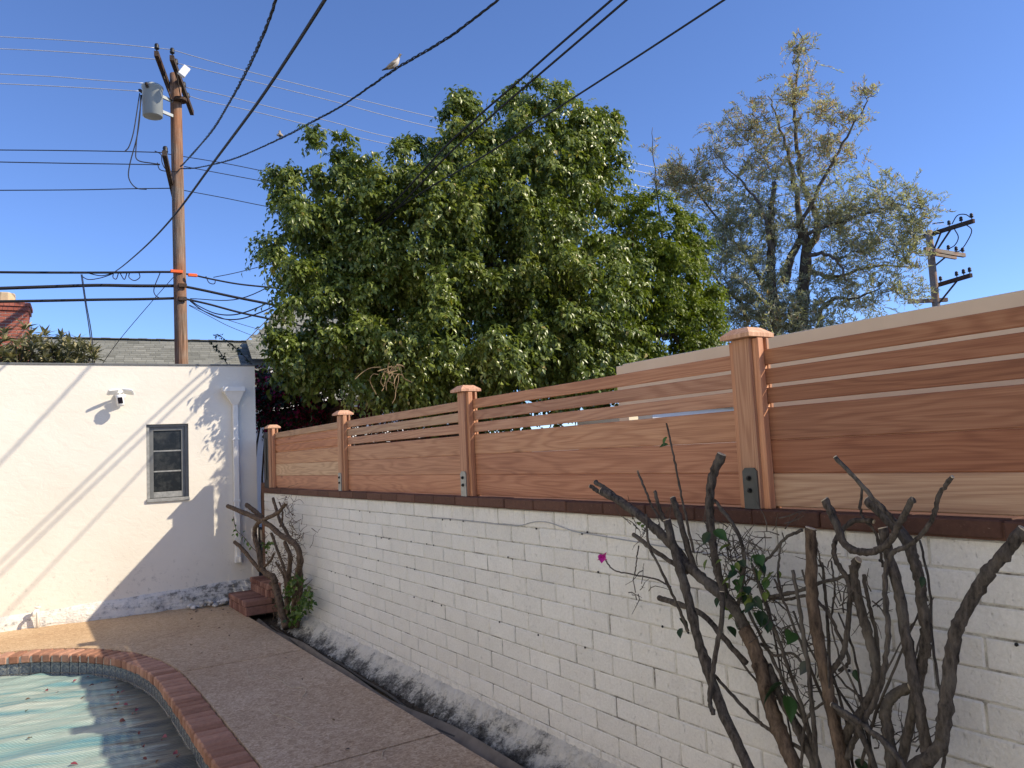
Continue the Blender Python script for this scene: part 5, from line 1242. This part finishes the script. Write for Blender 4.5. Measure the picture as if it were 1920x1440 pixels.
def put_leaf(parent, org, p, L, color, rot=None, me=None):
    o = ob('leaf', me or random.choice(LM), parent, tuple(p - org), rot or (random.uniform(-.8, .8), random.uniform(.2, 1.2), random.uniform(2.2, 5.0)), color); o.scale = (L, L, L); return o
DG, YG, MG = (.02, .05, .014), (.16, .22, .03), (.05, .12, .02)
for x, y, s_, c in ((612, 470, 70, MG), (590, 480, 55, DG), (415, 88, 42, MG), (418, 118, 40, MG), (580, 590, 45, YG), (700, 600, 35, YG), (850, 640, 50, YG), (835, 660, 38, YG), (870, 632, 34, YG), (640, 590, 32, YG), (790, 600, 60, DG), (770, 620, 55, DG), (780, 740, 60, DG), (800, 800, 65, DG), (770, 770, 50, DG), (820, 830, 55, DG), (740, 700, 50, DG), (700, 640, 45, DG),
                    (925, 885, 75, MG), (880, 1100, 110, DG), (905, 1150, 95, MG), (470, 830, 60, DG), (475, 870, 45, DG), (300, 435, 30, YG), (320, 445, 26, YG), (1000, 1010, 60, (.07, .08, .06)), (1185, 1040, 40, DG), (1190, 1410, 60, DG), (1220, 1300, 45, DG), (745, 770, 40, YG), (680, 610, 40, MG), (720, 590, 36, DG), (1460, 660, 34, DG)):
    put_leaf(rb, r0_, at_x(*z6(x, y), 2.30 + random.uniform(-.02, .04)), s_ / 2.181 / FPX * 2.9, c)
for i in range(34): put_leaf(rb, r0_, at_x(*z6(745 + RNG.normal() * 55, 690 + RNG.normal() * 90), 2.34 + random.uniform(-.03, .04)), random.uniform(34, 62) / 2.181 / FPX * 2.9, random.choice((DG, DG, MG, YG)))
for k, (x, y) in enumerate(((150, 568), (160, 580), (168, 590))):
    o = put_leaf(rb, r0_, at_x(*z6(x, y), 2.255 + .006 * k), 44 / 2.181 / FPX * 3.3, (.78, .04, .46), (random.uniform(-1, 1), random.uniform(-1, 1), random.uniform(2, 4.5)), LM[2]); o.name = 'bract'

# ------------------------------------------------------------------ vine at the far end of the wall
lb = tag(empty('gnarled_vine', (2.42, 8.25, -.125)), 'old gnarled vine with cut limbs and a few green leaves by the brick steps', 'shrub'); l00 = np.array(lb.location)
def z3(x, y): return 440 + x / 4.8, 900 + y / 4.8
S3 = [([(470, 1330), (430, 1200), (400, 1080), (365, 950), (350, 880), (285, 842), (240, 800)], 40, 28, 2.36, 2.30, 0), ([(465, 200), (440, 240), (380, 300), (280, 350), (200, 400), (180, 500), (215, 650), (240, 800)], 17, 25, 2.28, 2.30, 1),
      ([(-62, 235), (-20, 252), (60, 285), (120, 310), (230, 360), (330, 420), (420, 500), (510, 550), (570, 620), (590, 740), (565, 860), (545, 1050), (530, 1330)], 20, 36, 2.20, 2.44, 1), ([(110, 225), (180, 280), (250, 335)], 24, 20, 2.36, 2.38, 1),
      ([(345, 165), (370, 250), (400, 350), (450, 440), (500, 530)], 14, 18, 2.44, 2.44, 1), ([(0, 560), (60, 610), (150, 720), (225, 812)], 19, 20, 2.26, 2.31, 1), ([(360, 650), (320, 730), (260, 790)], 12, 14, 2.34, 2.31, 1), ([(450, 560), (500, 700), (480, 900), (470, 1100), (500, 1330)], 20, 28, 2.40, 2.40, 0),
      ([(330, 480), (380, 620), (430, 760), (470, 880)], 14, 14, 2.36, 2.38, 0), ([(370, 740), (400, 790), (440, 860), (460, 1000), (480, 1200)], 10, 12, 2.36, 2.38, 1), ([(590, 800), (600, 950), (570, 1150), (560, 1330)], 20, 26, 2.45, 2.44, 0), ([(315, 930), (345, 950), (370, 985)], 13, 14, 2.33, 2.35, 1), ([(400, 200), (425, 260), (430, 340), (410, 420)], 8, 10, 2.45, 2.44, 1)]
for pts, a, b, xa, xb, ct_ in S3: stem(lb, l00, pts, a, b, xa, xb, z3, 4.8, 'leftbark', bool(ct_), sides=9)
twg = Soup()
for i in range(210):
    x, y = random.choice(((490, 200), (460, 320), (520, 430), (600, 480), (300, 560), (440, 700), (540, 700), (400, 820), (480, 950), (560, 1050), (440, 1120), (330, 700), (560, 560), (620, 950), (360, 1130))); x += RNG.normal() * 42; y += RNG.normal() * 60
    p = at_x(*z3(x, y), 2.40 + RNG.normal() * .04); d = unit(RNG.normal(size=3)); pp = [p]
    for k in range(4): d = unit(d + RNG.normal(size=3) * .5); pp.append(pp[-1] + d * RNG.uniform(.02, .05))
    twg.add(*tube(np.array(pp) - l00, np.linspace(.0035, .0014, 5), 4, cap=False))
stuff(twg.build('fine_twigs', M['leftbark'], lb))
P = []; 
for x, y, sx, sy, n in ((510, 1000, 55, 95, 120), (560, 900, 40, 60, 50), (650, 1080, 38, 85, 110), (520, 1230, 60, 60, 50), (300, 590, 35, 35, 26), (420, 1130, 30, 60, 16), (575, 1180, 50, 70, 60)):
    for k in range(n): P.append(at_x(*z3(x + RNG.normal() * sx * .6, y + RNG.normal() * sy * .6), 2.40 + RNG.normal() * .04))
P = np.array(P); N = len(P); V, F = leaves5(P, rdir(N) + np.array([-.3, -.3, -.4]), rdir(N) + np.array([-.5, -.4, .7]), RNG.uniform(.03, .07, N), RNG.uniform(.025, .05, N))
stuff(ob('foliage', fast_mesh('foliage', V - l00, F, M['vineleaf'], np.repeat(RNG.random(N) ** 1.4, 4)), lb))
for x, y, s_ in ((15, 450, 42), (20, 480, 44), (105, 530, 48), (120, 560, 46), (155, 600, 52), (75, 515, 30), (95, 460, 28), (-10, 350, 30), (5, 400, 30), (-5, 490, 30), (510, 1275, 52), (560, 1255, 48), (530, 1300, 44), (500, 1225, 34), (345, 570, 30), (320, 600, 30)):
    put_leaf(lb, l00, at_x(*z3(x, y), 2.30 if x < 300 else 2.34), s_ / 4.8 / FPX * 8.4, (.10, .20, .025))
sh_ = catmull([at_x(*z3(x, y), 2.30) for x, y in ((-10, 330), (0, 400), (20, 460), (70, 500), (120, 560), (160, 610), (190, 640))], 4); Soup().add(*tube(sh_ - l00, .004, 5)).build('shoot', M['leftbark'], lb)

# ------------------------------------------------------------------ litter
for i in range(34):
    if i < 24:
        t = random.random(); y = 8.0 - t * 3.2; x = np.interp(y, [4.8, 6.5, 7.4, 7.8, 8.2], [.93, .93, .88, .79, .62]) - random.random() ** 1.6 * .22 - .03
    else: x, y = random.uniform(-.1, .7), random.uniform(5.8, 8.3)
    c = random.choice(((.30, .06, .09), (.22, .07, .06), (.38, .10, .14), (.20, .11, .06)))
    o = ob('fallen_petal', random.choice(LM), None, (x, y, cover_z(x, y) + .012), (random.uniform(-.7, .7), random.uniform(-.5, .5), random.uniform(0, 6)), c); s_ = random.uniform(.022, .045); o.scale = (s_, s_, s_ * 1.3)
    tag(o, 'small dried reddish bract lying on the pool cover', 'petal', 'dried bracts on the pool cover')
for i in range(26):
    x, y = random.choice(((random.uniform(1.3, 2.15), random.uniform(4.2, 9.4)), (random.uniform(1.6, 2.15), random.uniform(8, 9.9))))
    o = ob('fallen_leaf', random.choice(LM), None, (x, y, PZ + .008), (random.uniform(-.3, .3), random.uniform(-.3, .3), random.uniform(0, 6)), random.choice(((.12, .06, .035), (.20, .12, .06), (.07, .05, .04)))); s_ = random.uniform(.018, .035); o.scale = (s_, s_, s_)
    tag(o, 'small dry brown leaf lying on the patio concrete', 'leaf', 'dry leaves on the patio')
cr = catmull([at_z(x, y, PZ + .0015) for x, y in ((372, 1148), (382, 1155), (376, 1166), (350, 1176), (320, 1188), (290, 1197), (262, 1204), (240, 1212))], 5)
ck = [(*(p + np.array([0, -.0022, 0])),) for p in cr] + [(*(p + np.array([0, .0022, 0])),) for p in cr]; n = len(cr)
ob('crack', mesh('crack', np.array(ck) - np.array([0, 0, PZ]), [(i, i + 1, n + i + 1, n + i) for i in range(n - 1)], M['soil']), patio)
for pts in ([(463, 1253), (466, 1268), (478, 1273)], [(505, 1265), (525, 1275), (545, 1288), (570, 1290), (572, 1300), (565, 1308)], [(500, 1325), (512, 1338), (530, 1342), (550, 1350), (568, 1360)], [(716, 1423), (718, 1410), (728, 1402)]):
    P = catmull([at_z(x, y, PZ + .004) for x, y in pts], 6); o = Soup().add(*tube(P, .0022, 4)).build('dry_stalk', M['cut'], None)
    tag(o, 'thin pale dry stalk curled on the patio concrete', 'twig', 'dry stalks on the patio')
